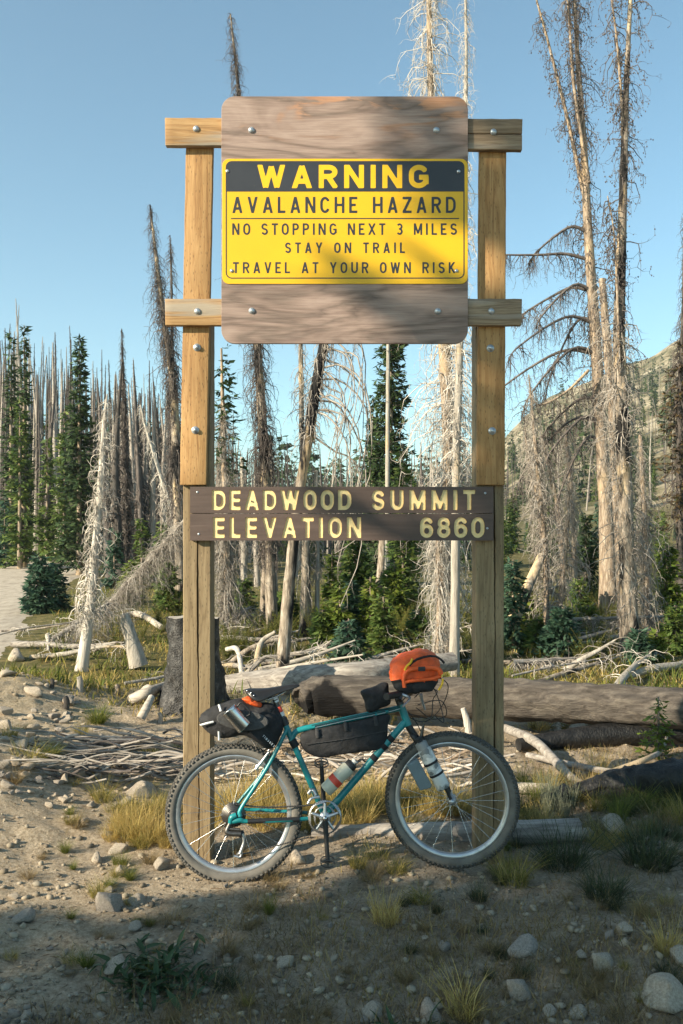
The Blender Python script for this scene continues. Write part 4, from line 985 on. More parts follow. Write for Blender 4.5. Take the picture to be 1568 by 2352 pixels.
# ------------------------------------------------------------------ trees
def trunk_geo(pts, rad, k=10, n=26, rough=.05, seed=0, flare=.25):
    path = smooth_path(pts, n); t = np.linspace(0, 1, n)
    rr = np.interp(t, np.linspace(0, 1, len(rad)), rad)
    rr = rr * (1 + flare * np.exp(-t * n * .45))
    v, f = tubes(path[None], rr[None], k)
    rs = np.random.RandomState(seed); v = v.reshape(n, k, 3)
    cen = path[:, None, :]; v = cen + (v - cen) * (1 + rough * rs.uniform(-1, 1, (n, k, 1)))
    g = Geo().add(v.reshape(-1, 3), f)
    g.add(np.vstack([v[-1], path[-1]]), [[i, (i + 1) % k, k] for i in range(k)])
    return g, path, rr
def branches(g, path, n, f0, f1, Lf, th0, curl, r0, seed, P_=7, twigs=4, tl=.35, k=3, azf=None, tw2=0, droop_tw=-.6, cones=None, power=1.0):
    """drooping dead branches with twigs; th0 / curl in radians (curl > 0 bends down and inwards)"""
    rs = np.random.RandomState(seed); m = len(path)
    f = f0 + (f1 - f0) * rs.rand(n) ** power
    base = np.stack([np.interp(f, np.linspace(0, 1, m), path[:, c]) for c in range(3)], 1)
    az_ = rs.rand(n) * 2 * PI if azf is None else azf(rs, n)
    L = np.array([Lf(a) for a in f]) * rs.uniform(.55, 1.25, n)
    def grow(base, az_, L, th0, curl, r0, P_, wild=0):
        n = len(L); s = np.linspace(0, 1, P_)
        th = (th0 + rs.normal(0, .24 + .5 * wild, n))[:, None] - (curl * rs.uniform(.5 - 1.3 * wild, 1.35, n))[:, None] * s[None] ** 1.1 + rs.normal(0, .26, (n, P_))
        aa = az_[:, None] + np.cumsum(rs.normal(0, .27, (n, P_)), 1)
        st = (L / (P_ - 1))[:, None]
        d = np.stack([np.cos(th) * np.cos(aa), np.cos(th) * np.sin(aa), np.sin(th)], -1) * st[..., None]; d[:, 0] = 0
        p = base[:, None, :] + np.cumsum(d, 1)
        r = r0[:, None] * (1 - .82 * s[None]); return p, r, aa, th
    r0a = r0 * np.clip(L / L.mean(), .5, 1.8)
    p, r, aa, th = grow(base, az_, L, th0, curl, r0a, P_)
    g.add(*tubes(p, r, k)); tips = [p[:, -1]]
    if twigs:
        for _ in range(twigs):
            i = rs.randint(1, P_, n); b = p[np.arange(n), i]; a2 = aa[np.arange(n), i] + rs.choice([-1, 1], n) * rs.uniform(.4, 1.5, n)
            q, rr, ab, tb = grow(b, a2, L * tl * rs.uniform(.4, 1.2, n), np.clip(th[np.arange(n), i], -1.2, .4) * .5 + droop_tw * .5, curl * .8, r0a * .42, 5, 1)
            g.add(*tubes(q, rr, 3)); tips.append(q[:, -1])
            for _ in range(tw2):
                j = rs.randint(1, 5, n); b2 = q[np.arange(n), j]
                q2, r2, _a, _t = grow(b2, ab[np.arange(n), j] + rs.uniform(-1.4, 1.4, n), L * tl * .45 * rs.uniform(.4, 1.2, n), np.full(n, droop_tw), np.full(n, curl * .5).mean(), r0a * .28, 4, 1)
                g.add(*tubes(q2, r2, 3)); tips.append(q2[:, -1]); tips.append(q2[:, 2])
    if cones:
        T = np.concatenate(tips); T = T[rs.rand(len(T)) < cones[0]]; nT = len(T); sz = cones[1] * rs.uniform(.5, 1.3, nT)
        o = np.array([[1, 0, 0], [-1, 0, 0], [0, 1, 0], [0, -1, 0], [0, 0, 1.5], [0, 0, -1.5]])
        v = T[:, None] + o[None] * sz[:, None, None]
        fc = np.array([[0, 2, 4], [2, 1, 4], [1, 3, 4], [3, 0, 4], [2, 0, 5], [1, 2, 5], [3, 1, 5], [0, 3, 5]])
        g.add(v.reshape(-1, 3), (np.arange(nT)[:, None, None] * 6 + fc[None]).reshape(-1, 3))
    return g
def needles(g, path, n, f0, f1, Rf, th0, curl, seed, sprays=9, size=.09, wide=.38, Pn=6, stems=None, sr=.006, up=.0):
    """live conifer boughs: flat drooping sprays of needles along every bough"""
    rs = np.random.RandomState(seed); m = len(path)
    f = f0 + (f1 - f0) * rs.rand(n); base = np.stack([np.interp(f, np.linspace(0, 1, m), path[:, c]) for c in range(3)], 1)
    az_ = rs.rand(n) * 2 * PI; L = np.array([Rf((a - f0) / (f1 - f0)) for a in f]) * rs.uniform(.6, 1.15, n)
    s = np.linspace(0, 1, Pn); th = (th0 + rs.normal(0, .15, n))[:, None] + curl * s[None] ** 1.3
    aa = az_[:, None] + np.cumsum(rs.normal(0, .07, (n, Pn)), 1); st = (L / (Pn - 1))[:, None]
    d = np.stack([np.cos(th) * np.cos(aa), np.cos(th) * np.sin(aa), np.sin(th)], -1) * st[..., None]; d[:, 0] = 0
    p = base[:, None] + np.cumsum(d, 1)
    if stems is not None: stems.add(*tubes(p, np.broadcast_to(sr * (1 - .7 * s)[None], (n, Pn)), 3))
    cnt = np.maximum(2, (sprays * L / max(L.mean(), 1e-3)).astype(int)); idx = np.repeat(np.arange(n), cnt); N = len(idx)
    u = rs.rand(N) ** .75 * (Pn - 1) * .999; i0 = u.astype(int); fr = (u - i0)[:, None]
    b = p[idx, i0] * (1 - fr) + p[idx, i0 + 1] * fr
    a = aa[idx, i0] + rs.choice([-1, 1], N) * rs.uniform(.15, 1.15, N); tt = th[idx, i0] + rs.normal(-.1 + up, .35, N)
    dr = np.stack([np.cos(tt) * np.cos(a), np.cos(tt) * np.sin(a), np.sin(tt)], -1)
    side = np.cross(dr, np.array([0, 0, 1.])) + rs.normal(0, .35, (N, 3)); side /= np.linalg.norm(side, axis=1, keepdims=True)
    l = (size * rs.uniform(.6, 1.35, N))[:, None]; w = l * wide
    mid = b + dr * l * .45
    v = np.stack([b, mid + side * w * .5, b + dr * l, mid - side * w * .5 - np.array([0, 0, .1]) * l], 1).reshape(-1, 3)
    g.add(v, np.arange(N * 4).reshape(N, 4)); return g
def tree_thing(name, label, cat, base, group=None): return thing(name, label, cat, base, group)
def pxpath(pts, d, ground_first=True):
    out = []
    for i, q in enumerate(pts):
        dd = d + (q[2] if len(q) > 2 else 0); out.append(P(q[0], q[1], dd))
    if ground_first:
        x, y = out[0][0], out[0][1]; out[0][2] = gz(x, y) - .05
    return np.array(out)
def snag(name, label, pts, wpx, d, mt='snag', tmat='twig', seed=1, n=200, f=(.05, 1.), L=(.5, .5, .2), th0=-.3, curl=1.6, r0=.007, twigs=4, tl=.35, tw2=1, k=10, extra=None, cones=None, live=None, group=None, azf=None):
    """pts in frame units (base first) at depth d; wpx trunk widths in frame units; L = branch length at base, middle, top (m)"""
    path = pxpath(pts, d); rad = [w * d / F / 2 for w in wpx]
    t = thing(name, label, 'dead tree' if not live else 'tree', path[0] + [0, 0, .05], group)
    g, p, rr = trunk_geo(path, rad, k, 30, .07, seed); g.build('trunk', M[mt], t, smooth=True)
    if n:
        c = Geo(); Lf = lambda a: np.interp(a, [0, .5, 1], L)
        branches(c, p, n, f[0], f[1], Lf, th0, curl, r0, seed + 50, twigs=twigs, tl=tl, tw2=tw2, azf=azf, cones=cones)
        if extra: extra(c, p)
        c.build('crown', M[tmat], t)
    if live:
        nmat, a, b_, R, cnt, size, spr = live; g = Geo()
        needles(g, p, cnt, a, b_, lambda q: R * (1 - q) ** .8 + .12, -.15, .1, seed + 9, spr, size); g.build('foliage', M[nmat], t)
    return t
def fir(name, label, x, ytop, ybase, wpx, d, mat='fir_dark', seed=1, dens=1.0, f0=.04, cat='fir tree', group=None, shape=.85, lean=0, size=None, trunk_w=None):
    p0 = P(x, ybase, d); p0[2] = gz(p0[0], d) - .03; p1 = P(x + lean, ytop, d); path = np.array([p0, (p0 + p1) / 2, p1]); h = p1[2] - p0[2]
    R = wpx * d / F / 2; t = thing(name, label, cat, p0 + [0, 0, .03], group)
    r = (trunk_w * d / F / 2) if trunk_w else .012 * h + .01
    g, p, rr = trunk_geo(path, [r, r * .6, .006], 8, 14, .05, seed); g.build('trunk', M['snag'], t, smooth=True)
    size = size or max(.05, .0065 * d + .02); cnt = int(110 * dens * max(1, h / 3)); st = Geo(); g = Geo()
    needles(g, p, cnt, f0, .995, lambda q: R * (1 - q) ** shape + .05, -.22, .28, seed + 3, int(5 + 1.15 * R / size * 2.2), size, .42, stems=st, sr=.004 + .001 * h)
    g.build('foliage', M[mat], t); tag(st.build('boughs', M['twig_dark'], t), kind='stuff'); return t

# key dead trees, left to right (frame units)
snag('curly_snag', 'bleached white snag wrapped in curling twigs left of the left post', [(186, 1545), (203, 1420), (215, 1300), (230, 1120), (238, 980), (246, 905)], [26, 24, 20, 15, 10, 3], 10.6, 'white', 'twig_white', 11, 300, (.22, .97), (.50, .46, .16), .35, 4.6, .0062, 3, .45, 1)
snag('leaning_snag', 'thin pale snag leaning left beside the curly white one', [(432, 1380), (418, 1300), (395, 1180), (365, 1080), (335, 985), (322, 930)], [13, 12, 11, 9, 6, 3], 19.5, 'white', 'twig_white', 12, 120, (.35, 1), (.5, .6, .2), -.2, 2.2, .008, 3)
snag('tall_snag', 'tall dark leaning snag with shaggy twigs just left of the left post', [(415, 1400), (408, 1150), (398, 900), (380, 760), (362, 620), (344, 470)], [26, 24, 18, 13, 9, 3], 18.5, 'snag_burnt', 'twig_dark', 13, 700, (.12, 1), (.75, .75, .26), -.2, 2.6, .008, 4, .4, 1)
snag('slim_snag', 'slim dark snag tip standing behind the tall leaning one', [(400, 1390), (398, 1000), (393, 640), (390, 540)], [10, 9, 5, 2], 26, 'snag_black', 'twig_dark', 14, 260, (.2, 1), (.7, .7, .15), -.5, 1.1, .01, 3)
snag('black_snag', 'narrow black spired snag between the green fir and the leaning snag', [(290, 1335), (288, 1100), (283, 900), (279, 755)], [14, 12, 8, 2], 27, 'snag_black', 'twig_dark', 15, 700, (.1, 1), (.6, .55, .14), -.4, 2.2, .013, 4, .4, 0)
snag('bushy_snag', 'dark tree with green top and shaggy dead lower boughs right beside the left post', [(522, 1480), (520, 1300), (514, 1050), (508, 800)], [20, 18, 13, 5], 13.2, 'snag', 'twig', 16, 620, (.08, .85), (.62, .55, .3), -.7, 1.2, .007, 5, .4, 1, live=('fir_dark', .62, 1., .22, 80, .10, 10))
snag('tall_snag', 'very tall shaggy snag whose tip shows above the sign panel on the left', [(626, 1450), (612, 1150), (598, 900), (580, 650), (552, 260), (529, 32)], [24, 24, 21, 17, 9, 3], 14.4, 'snag_burnt', 'twig_dark', 17, 1000, (.12, 1.), (.70, .60, .24), -.15, 2.7, .0062, 4, .4, 1)
snag('slim_snag', 'slim twiggy snag directly under the sign panel left of the burnt leaning trunk', [(707, 1455), (700, 1200), (693, 1000), (690, 780), (686, 640)], [20, 16, 13, 10, 6], 14.0, 'snag_burnt', 'twig', 18, 210, (.2, 1), (.55, .5, .3), -.3, 2.0, .007, 3)
def arcs(c, p):      # the long sweeping limbs on the right of the leaning trunk
    rs = random.Random(4)
    for k in range(18):
        t = rs.uniform(.55, .98); b = p[int(t * (len(p) - 1))]; L = rs.uniform(.35, .85); y = rs.uniform(-.25, .25)
        pts = [b, b + [L * .35, y * .4, -L * rs.uniform(-.05, .25)], b + [L * .7, y, -L * rs.uniform(.3, .8)], b + [L * rs.uniform(.55, .75), y, -L * rs.uniform(1.2, 1.9)], b + [L * rs.uniform(.2, .5), y, -L * rs.uniform(2.0, 2.6)]]
        pp = smooth_path(pts, 12); c.add(*tubes(pp[None], np.linspace(.013, .004, 12)[None], 4))
        branches(c, pp, 12, .15, 1, lambda a: .22, -.9, 1.0, .004, k, twigs=2, tw2=0)
snag('leaning_snag', 'burnt leaning snag with sweeping bare limbs on its right, centre of the opening', [(645, 1575), (660, 1390), (672, 1260), (692, 1100), (712, 980), (726, 880), (745, 780), (752, 700)], [29, 27, 25, 24, 26, 24, 22, 16], 10.0, 'snag_burnt', 'twig', 19, 170, (.55, 1.), (.4, .4, .3), -.3, 2.0, .006, 3, extra=arcs)
for k, (xb, yb, xt, yt, w, d, lab) in enumerate([(560, 1425, 556, 1050, 13, 17, 'thin pale trunk nearest the bushy dead tree, seen below the name boards'), (605, 1452, 612, 1000, 17, 15.2, 'pale barkless trunk beside the tall shaggy snag'), (628, 1448, 618, 1010, 20, 15.6, 'broad grey barkless trunk just right of the pale one'), (697, 1468, 702, 1120, 20, 13.8, 'pale trunk with charred top below the name boards'), (727, 1462, 727, 1080, 10, 14, 'slender half charred trunk left of the young firs'), (872, 1330, 880, 1180, 18, 24, 'stubby ginger trunk behind the young firs')]):
    snag('bare_trunk', lab, [(xb, yb), ((xb + xt) / 2 + 2, (yb + yt) / 2), (xt, yt)], [w * 1.15, w, w * .7], d, 'snag_burnt' if k % 2 else 'silver', 'twig', 30 + k, 70, (.35, 1), (.3, .45, .3), -.5, 1.8, .007, 3)
snag('pole_snag', 'straight grey pole snag in front of the green fir under the panel', [(889, 1320), (890, 1000), (892, 700), (892, 560)], [11, 10, 8, 5], 23, 'silver', 'twig', 40, 14, (.3, 1), (.3, .3, .2), -.2, 1.0, .008, 1)
snag('twin_snag', 'tall dead tree with brown bark and long pale limbs, its forked top above the panel', [(1022, 1525), (1030, 1300), (1033, 1120), (1028, 950), (1020, 800), (1003, 500), (990, 215), (984, -20), (981, -150)], [34, 33, 32, 30, 28, 22, 15, 11, 7], 11.2, 'snag', 'twig_white', 41, 640, (.10, 1.), (.75, .78, .5), .1, 2.5, .0070, 4, .45, 1)
snag('fork_top', 'thin second leader of the forked dead tree above the panel', [(1000, 400, .1), (985, 215, .1), (975, 120, .1), (965, 10, .1), (957, -60, .1)], [9, 8, 6, 5, 3], 11.2, 'white', 'twig_white', 43, 50, (.3, 1), (.3, .35, .2), -.2, 1.2, .005, 3) if False else None
snag('split_snag', 'pale split trunk with hanging twigs right before the right post', [(1042, 1560), (1046, 1300), (1048, 1050), (1055, 800), (1062, 500), (1070, 200), (1069, -30)], [22, 21, 19, 17, 13, 8, 5], 10.3, 'silver', 'twig_white', 42, 300, (.34, 1.), (.6, .5, .2), .0, 2.8, .005, 4, .4, 1)
snag('vine_snag', 'ragged dead tree bound in hanging pale twigs left of the pale split trunk', [(1000, 1520), (1012, 1400), (1008, 1250), (1012, 1150)], [22, 20, 18, 12], 10.9, 'snag', 'twig_white', 44, 260, (.1, 1), (.45, .5, .4), -.7, 1.6, .006, 4, .5, 1)
# right side grove
def limbs_left(c, p):
    rs = random.Random(9)
    for k, (py, L, dz) in enumerate([(565, .95, -.35), (600, 1.45, .05), (640, 1.0, -.5), (690, 1.1, -.25), (740, 1.5, -.5), (760, .8, -.9), (800, 1.7, -.55), (835, 1.3, -.75), (905, .9, -.4), (950, 1.35, -.8), (985, 1.0, -.5), (1030, .8, -.9)]):
        i = int(np.argmin(abs(p[:, 2] - Z_(py, 15.5)))); b = p[i]; y = rs.uniform(-.5, .5)
        pts = [b, b + [-L * .3, y * .3, .10], b + [-L * .62, y * .7, .05 + dz * .35], b + [-L, y, dz * 1.1], b + [-L * 1.08, y, dz * 1.5]]
        pp = smooth_path(pts, 14); c.add(*tubes(pp[None], np.linspace(.034, .009, 14)[None], 6))
        branches(c, pp, 46, .2, 1, lambda a: .42, -.7, .9, .0075, 100 + k, twigs=4, tw2=1, tl=.5)
snag('bent_limb_tree', 'tall dead tree right of the sign with big bent limbs reaching left', [(1398, 1435), (1395, 1250), (1383, 1050), (1372, 850), (1352, 560), (1340, 330), (1324, 100), (1316, -60)], [42, 34, 29, 27, 21, 15, 9, 6], 15.5, 'snag', 'twig_dark', 51, 240, (.38, 1.), (.6, .70, .5), -.1, 2.4, .009, 4, .45, 2, extra=limbs_left, cones=(.5, .010))
snag('side_leader', 'ragged second top of the dead tree leaning left at the photo edge', [(1335, 1000), (1330, 480), (1290, 200), (1262, 120), (1234, 0)], [6, 6, 6, 6, 4], 15.7, 'snag', 'twig_dark', 52, 10, (.5, 1), (.3, .3, .3)) if False else None
def side_tops(pts, d, seed, parent, r=.03, n=90):
    path = np.array([P(a, b, d) for a, b in pts]); g, p, rr = trunk_geo(path, [r, r * .4], 6, 16, .05, seed, 0)
    g.build('side_stem', M['snag'], parent, smooth=True); c = Geo(); branches(c, p, n, .1, 1, lambda a: .40, -.2, 2.2, .008, seed, twigs=3, tw2=2, tl=.5, cones=(.6, .010)); c.build('side_crown', M['twig_dark'], parent)
bl = [o for o in C.objects if o.name.startswith('bent_limb_tree')][0]
side_tops([(1348, 480), (1300, 260), (1262, 110), (1232, 0)], 15.5, 53, bl, .04, 60)
side_tops([(1352, 420), (1318, 200), (1308, 60), (1300, -30)], 15.4, 54, bl, .035, 55)
side_tops([(1352, 850), (1300, 900), (1240, 930), (1215, 900)], 15.2, 57, bl, .03, 40)
r2 = snag('shaggy_tall_tree', 'tall dead tree with charred stripe and shaggy twigs, rightmost of the big pair', [(1447, 1505), (1442, 1350), (1436, 1150), (1428, 950), (1422, 780), (1430, 480), (1438, 200), (1450, -40)], [44, 36, 33, 31, 27, 19, 13, 8], 12.2, 'snag_burnt', 'twig', 55, 260, (.08, .60), (.55, .62, .5), .1, 2.6, .0095, 4, .45, 1)
p2 = pxpath([(1447, 1505), (1442, 1350), (1436, 1150), (1428, 950), (1422, 780), (1430, 480), (1438, 200), (1450, -40)], 12.2)
c = Geo(); branches(c, smooth_path(p2, 30), 80, .55, 1, lambda a: .55, .2, 2.5, .0075, 60, twigs=4, tw2=2, tl=.5, cones=(.6, .009)); c.build('upper_crown', M['twig_dark'], r2)
side_tops([(1432, 400), (1428, 250), (1416, 90), (1400, -30)], 12.2, 58, r2, .025, 55)
side_tops([(1424, 860), (1416, 640), (1408, 520), (1395, 450)], 12.1, 59, r2, .02, 40)
snag('broken_trunk', 'short broken barkless trunk between the two big dead trees', [(1436, 1300), (1410, 1000), (1395, 800), (1382, 640)], [24, 22, 20, 14], 13.5, 'snag', 'twig', 61, 150, (.2, 1), (.5, .5, .3), -.5, 1.3, .009, 4)
for k, (pts, w, d, lab, n) in enumerate([([(1258, 1480), (1250, 1250), (1232, 1050), (1214, 860)], [14, 13, 9, 3], 13, 'slender grey snag right of the right post with drooping twigs', 330), ([(1297, 1380), (1285, 1200), (1262, 1080), (1245, 1000)], [14, 12, 9, 5], 17, 'thin leaning snag behind the slender grey one', 160), ([(1322, 1365), (1316, 1180), (1302, 1020), (1296, 930)], [11, 10, 7, 3], 18.5, 'thin speckled snag left of the bent limb tree', 260), ([(1275, 1500), (1292, 1330), (1304, 1180), (1306, 1100)], [14, 12, 8, 4], 12.6, 'dark based snag leaning right beside the slender grey one', 150), ([(1205, 980), (1212, 1040), (1235, 1150), (1262, 1330)][::-1], [10, 9, 6, 3], 16, 'faint twiggy snag leaning left close to the right post', 120), ([(1490, 1440), (1485, 1300), (1478, 1150), (1470, 1000)], [16, 15, 12, 8], 14.5, 'shaggy grey snag just right of the charred striped tree', 420)]):
    snag('thin_snag', lab, pts, w, d, 'snag', 'twig', 70 + k, n, (.12, 1), (.50, .55, .15), .0, 2.6, .0068, 4, .45, 1)
snag('rusty_spruce', 'dark half dead spruce with rusty foliage at the right edge', [(1566, 1385), (1562, 1200), (1560, 1000), (1562, 860), (1568, 720), (1572, 480)], [22, 18, 14, 10, 7, 4], 18.5, 'snag_black', 'twig_dark', 81, 420, (.15, 1), (.75, .6, .25), -.5, 1.2, .010, 4, .4, 1, live=('fir_rust', .18, .72, .5, 170, .13, 12))
def log(name, label, pts, rad, mat, cat='log', k=18, n=40, rough=.05, seed=1, caps=True, parent=None):
    path = smooth_path(pts, n); rr = np.interp(np.linspace(0, 1, n), np.linspace(0, 1, len(rad)), rad)
    v, f = tubes(path[None], rr[None], k); v = v.reshape(n, k, 3); cen = path[:, None]
    nn = vn(np.arange(n)[:, None] * .7 + seed * 3, np.arange(k)[None] * .9 + seed); nn2 = vn(np.arange(n)[:, None] * .15 + seed, np.arange(k)[None] * 1.8 + seed * 5)
    v = cen + (v - cen) * (1 + (rough * 2 * (nn + nn2))[..., None])
    g = Geo().add(v.reshape(-1, 3), f)
    if caps:
        for e in (0, n - 1):
            ax_ = (path[1] - path[0]) if e == 0 else (path[-1] - path[-2]); ax_ = ax_ / np.linalg.norm(ax_) * rr[e] * .12
            g.add(np.vstack([v[e], path[e] + ax_]), [[i, (i + 1) % k, k] for i in range(k)])
    if parent is not None: return g.build(name, mat, parent, smooth=True)
    o = g.build(name, mat, None, smooth=True); return tag(o, label, cat)
def GP(px, py, up=0.0):
    d = depth_of(py); x = (px - 784) * d / F
    for _ in range(4):
        z = gz(x, d); d = (H - z) * F / (py - HY); x = (px - 784) * d / F
    return np.array([x, d, gz(x, d) + up])
log('leaning_log', 'pale broken trunk leaning against the trees right of the right post', [P(1158, 1475, 12.5), P(1200, 1375, 12.6), P(1245, 1275, 12.8)], [.095, .085, .06], M['snag_burnt'], 'log', seed=3)
# live conifers
fir('fir_tree', 'dark green spired fir, tallest green tree left of the sign', 182, 765, 1335, 110, 30, 'fir_dark', 1, 1.4, shape=.9)
fir('fir_tree', 'dense green fir behind the pole snag under the panel', 892, 640, 1340, 125, 25, 'fir_dark', 2, 2.2, shape=.6, lean=8)
fir('fir_tree', 'smaller dark fir just left of the pole snag', 856, 905, 1335, 75, 26, 'fir_dark', 3, 1.6)
fir('fir_tree', 'round green fir low between pole snag and brown barked dead tree', 925, 1015, 1330, 80, 22, 'fir_green', 4, 1.5)
fir('young_fir', 'big blue green young fir in the middle under the name boards', 816, 1225, 1470, 150, 15.5, 'fir_green', 5, 2.2, cat='young fir')
fir('young_fir', 'bluish young spruce directly before the big young fir', 806, 1330, 1500, 72, 12.6, 'fir_blue', 6, 1.8, cat='young fir')
fir('young_fir', 'small blue green spruce sitting behind the pale log', 800, 1420, 1525, 95, 11, 'fir_blue', 7, 1.6, cat='young fir')
fir('young_pine', 'yellow green young pine right of the bluish spruce', 850, 1325, 1505, 62, 12.4, 'pine', 8, 1.1, cat='young pine')
fir('young_pine', 'pale green thin young pine left of the big young fir', 762, 1270, 1450, 60, 16, 'pine', 9, 1.1, cat='young pine')
fir('young_fir', 'dark green fir under the right half of the name boards', 925, 1160, 1440, 120, 17, 'fir_green', 10, 1.7, cat='young fir')
fir('young_fir', 'small fir at the foot of the brown barked dead tree', 962, 1400, 1500, 70, 12.8, 'fir_green', 11, 1.2, cat='young fir')
fir('young_spruce', 'blue green young spruce alone beside the dirt road on the left', 88, 1275, 1408, 90, 17.5, 'fir_blue', 12, 2.0, cat='young spruce', shape=.7)
fir('young_spruce', 'leafy smaller spruce hugging the roadside spruce', 126, 1290, 1400, 55, 18.2, 'fir_blue', 13, 1.4, cat='young spruce', shape=.6)
fir('young_spruce', 'tall green spruce right against the right post', 1178, 1285, 1510, 90, 12.2, 'fir_blue', 14, 1.8, cat='young spruce')
fir('young_spruce', 'dark bushy spruce under the slender grey snag', 1292, 1395, 1530, 105, 11.6, 'fir_blue', 15, 2.2, cat='young spruce', shape=.6)
fir('young_spruce', 'low green spruce between right post and bushy spruce', 1232, 1420, 1520, 70, 11.9, 'fir_green', 16, 1.5, cat='young spruce')
fir('young_spruce', 'little dark spruce at the foot of the charred striped tree', 1466, 1445, 1535, 55, 11.2, 'fir_blue', 17, 1.8, cat='young spruce')
fir('young_pine', 'bright yellow green pine near the right edge', 1528, 1245, 1445, 80, 16.5, 'pine', 18, 1.8, cat='young pine', shape=.5)
fir('young_pine', 'small bright pine sapling right of the little dark spruce', 1508, 1450, 1520, 34, 11.5, 'pine', 19, .8, cat='young pine')
fir('young_fir', 'dark fir behind the bent limb tree base', 1345, 1180, 1400, 85, 19, 'fir_dark', 20, 1.8, cat='young fir')
fir('young_fir', 'yellow green fir between thin snags and bent limb tree', 1330, 1330, 1440, 70, 15, 'fir_green', 21, 1.4, cat='young fir')
fir('pine_sapling', 'tiny green pine sapling before the brown log at the right', 1512, 1600, 1760, 62, 6.7, 'pine', 22, .45, cat='sapling', size=.055)
for k, (x, yt, yb, w, m_, cat_, lab) in enumerate([(780, 1345, 1490, 60, 'pine', 'young pine', 'bushy bright pine left of the bluish spruce'), (880, 1370, 1500, 70, 'fir_green', 'young fir', 'bright low fir right of the yellow green pine'), (905, 1290, 1440, 90, 'pine', 'young pine', 'broad yellow green pine under the word summit'), (740, 1400, 1490, 50, 'fir_green', 'young fir', 'little bright fir left of the small blue green spruce'), (560, 1330, 1440, 60, 'fir_green', 'young fir', 'green fir peeping between the pale trunks'), (660, 1350, 1440, 55, 'fir_green', 'young fir', 'green fir behind the burnt leaning trunk'), (1210, 1330, 1460, 60, 'pine', 'young pine', 'yellow green pine beside the tall green spruce at the right post'), (1350, 1390, 1470, 60, 'pine', 'young pine', 'small bright pine at the foot of the bent limb tree'), (1550, 1390, 1490, 60, 'fir_green', 'young fir', 'green fir low at the right edge'), (385, 1290, 1400, 50, 'fir_green', 'young fir', 'bright fir tucked beside the left post'), (300, 1290, 1380, 46, 'pine', 'young pine', 'yellow green pine right of the curly snag')]):
    fir('young_tree', lab, x, yt, yb, w, depth_of(yb) * .97, m_, 140 + k, 1.6, cat=cat_, shape=.55)
for k, (x, yt, yb, w, m_, lab) in enumerate([(45, 905, 1330, 62, 'fir_green', 'green fir nearest the left edge, standing among grey snags'), (108, 1000, 1330, 56, 'fir_green', 'fir with pale green boughs second from the left edge'), (148, 930, 1325, 60, 'fir_green', 'mid green fir touching the tall spired fir'), (25, 760, 1320, 42, 'fir_dark', 'thin dark fir spire at the far left'), (55, 745, 1320, 34, 'fir_dark', 'thin dark fir spire second at the far left'), (262, 1215, 1345, 45, 'fir_blue', 'small blue fir behind the curly white snag'), (325, 1190, 1350, 45, 'fir_green', 'small fir right of the narrow black snag'), (370, 1195, 1365, 45, 'fir_green', 'yellowish fir behind the leaning pale snag'), (10, 1150, 1330, 50, 'fir_blue', 'low fir cut by the left edge'), (218, 1060, 1330, 50, 'fir_dark', 'dark fir directly behind the curly white snag')]):
    d = 34 + (k * 7) % 9 if yb < 1345 else 24; fir('fir_tree', lab, x, yt, yb, w * 1.15, d, m_, 100 + k, .8, cat='fir tree')
# fuzzy fallen dead spruce on the left
def fuzzy_log(label, a, b, r, seed, n, L, name='fallen_tree'):
    path = np.array([a, (a + b) / 2, b]); t = thing(name, label, 'fallen tree', a)
    g, p, rr = trunk_geo(path, [r, r * .5], 8, 14, .06, seed, 0); g.build('trunk', M['log_grey'], t, smooth=True)
    c = Geo(); branches(c, p, n, .02, 1, lambda q: L, -.3, 1.0, .006, seed, twigs=4, tw2=1, tl=.5); c.build('crown', M['twig'], t)
fuzzy_log('fuzzy fallen spruce leaning up to the left post from the left', P(245, 1398, 15.5), P(425, 1195, 15.0), .075, 91, 480, .5)
fuzzy_log('bowed grey deadwood tangle behind the curly white snag', P(120, 1470, 12.5) , P(250, 1385, 13), .05, 92, 160, .5)
fuzzy_log('tangle of dead twigs behind the brown log on the right', GP(1175, 1545) + [0, 0, .12], GP(1330, 1530) + [0, 0, .10], .04, 93, 170, .4)
fuzzy_log('twiggy fallen snag below the bent limb tree', GP(1300, 1478) + [0, 0, .35], P(1568, 1415, 12.5), .03, 94, 120, .45)
fuzzy_log('dead brushwood beside the pale log under the dry bag', GP(880, 1540) + [0, 0, .15], GP(1010, 1530) + [0, 0, .2], .03, 95, 150, .4)
fuzzy_log('grey brushwood by the bushy dead tree', GP(500, 1475) + [0, 0, .2], GP(575, 1470) + [0, 0, .5], .03, 96, 110, .5)

# far forest: grey snags and firs on the slopes (individuals, shared meshes)
def far_snag_mesh(seed, nb, blk):
    rs = np.random.RandomState(seed); h = 1.0; path = np.array([[0, 0, -.03], [rs.uniform(-.01, .01), 0, .5], [rs.uniform(-.03, .03), 0, h]])
    g, p, rr = trunk_geo(path, [.013, .009, .0015], 5, 9, .05, seed)
    branches(g, p, nb, .25, .99, lambda a: .085 * (1.12 - a), -.3, 1.7, .0017, seed, P_=4, twigs=1, tl=.5, tw2=0)
    m = g.mesh('far_snag'); m.materials.append(M['snag_black'] if blk == 2 else M['twig_dark'] if blk else M['twig']); return m
FS = [far_snag_mesh(200 + i, [120, 210, 100, 260, 170, 80][i], [0, 2, 1, 2, 1, 0][i]) for i in range(6)]
def far_fir_mesh(seed, mat):
    path = np.array([[0, 0, -.02], [0, 0, .5], [0, 0, 1.]]); g, p, rr = trunk_geo(path, [.012, .003], 4, 5, .05, seed)
    needles(g, p, 170, .06, .99, lambda q: .13 * (1 - q) ** .8 + .012, -.3, .25, seed, 7, .05, .55, Pn=4)
    m = g.mesh('far_fir'); m.materials.append(M[mat]); return m
FF = [far_fir_mesh(220, 'fir_dark'), far_fir_mesh(221, 'fir_green'), far_fir_mesh(222, 'fir_blue')]
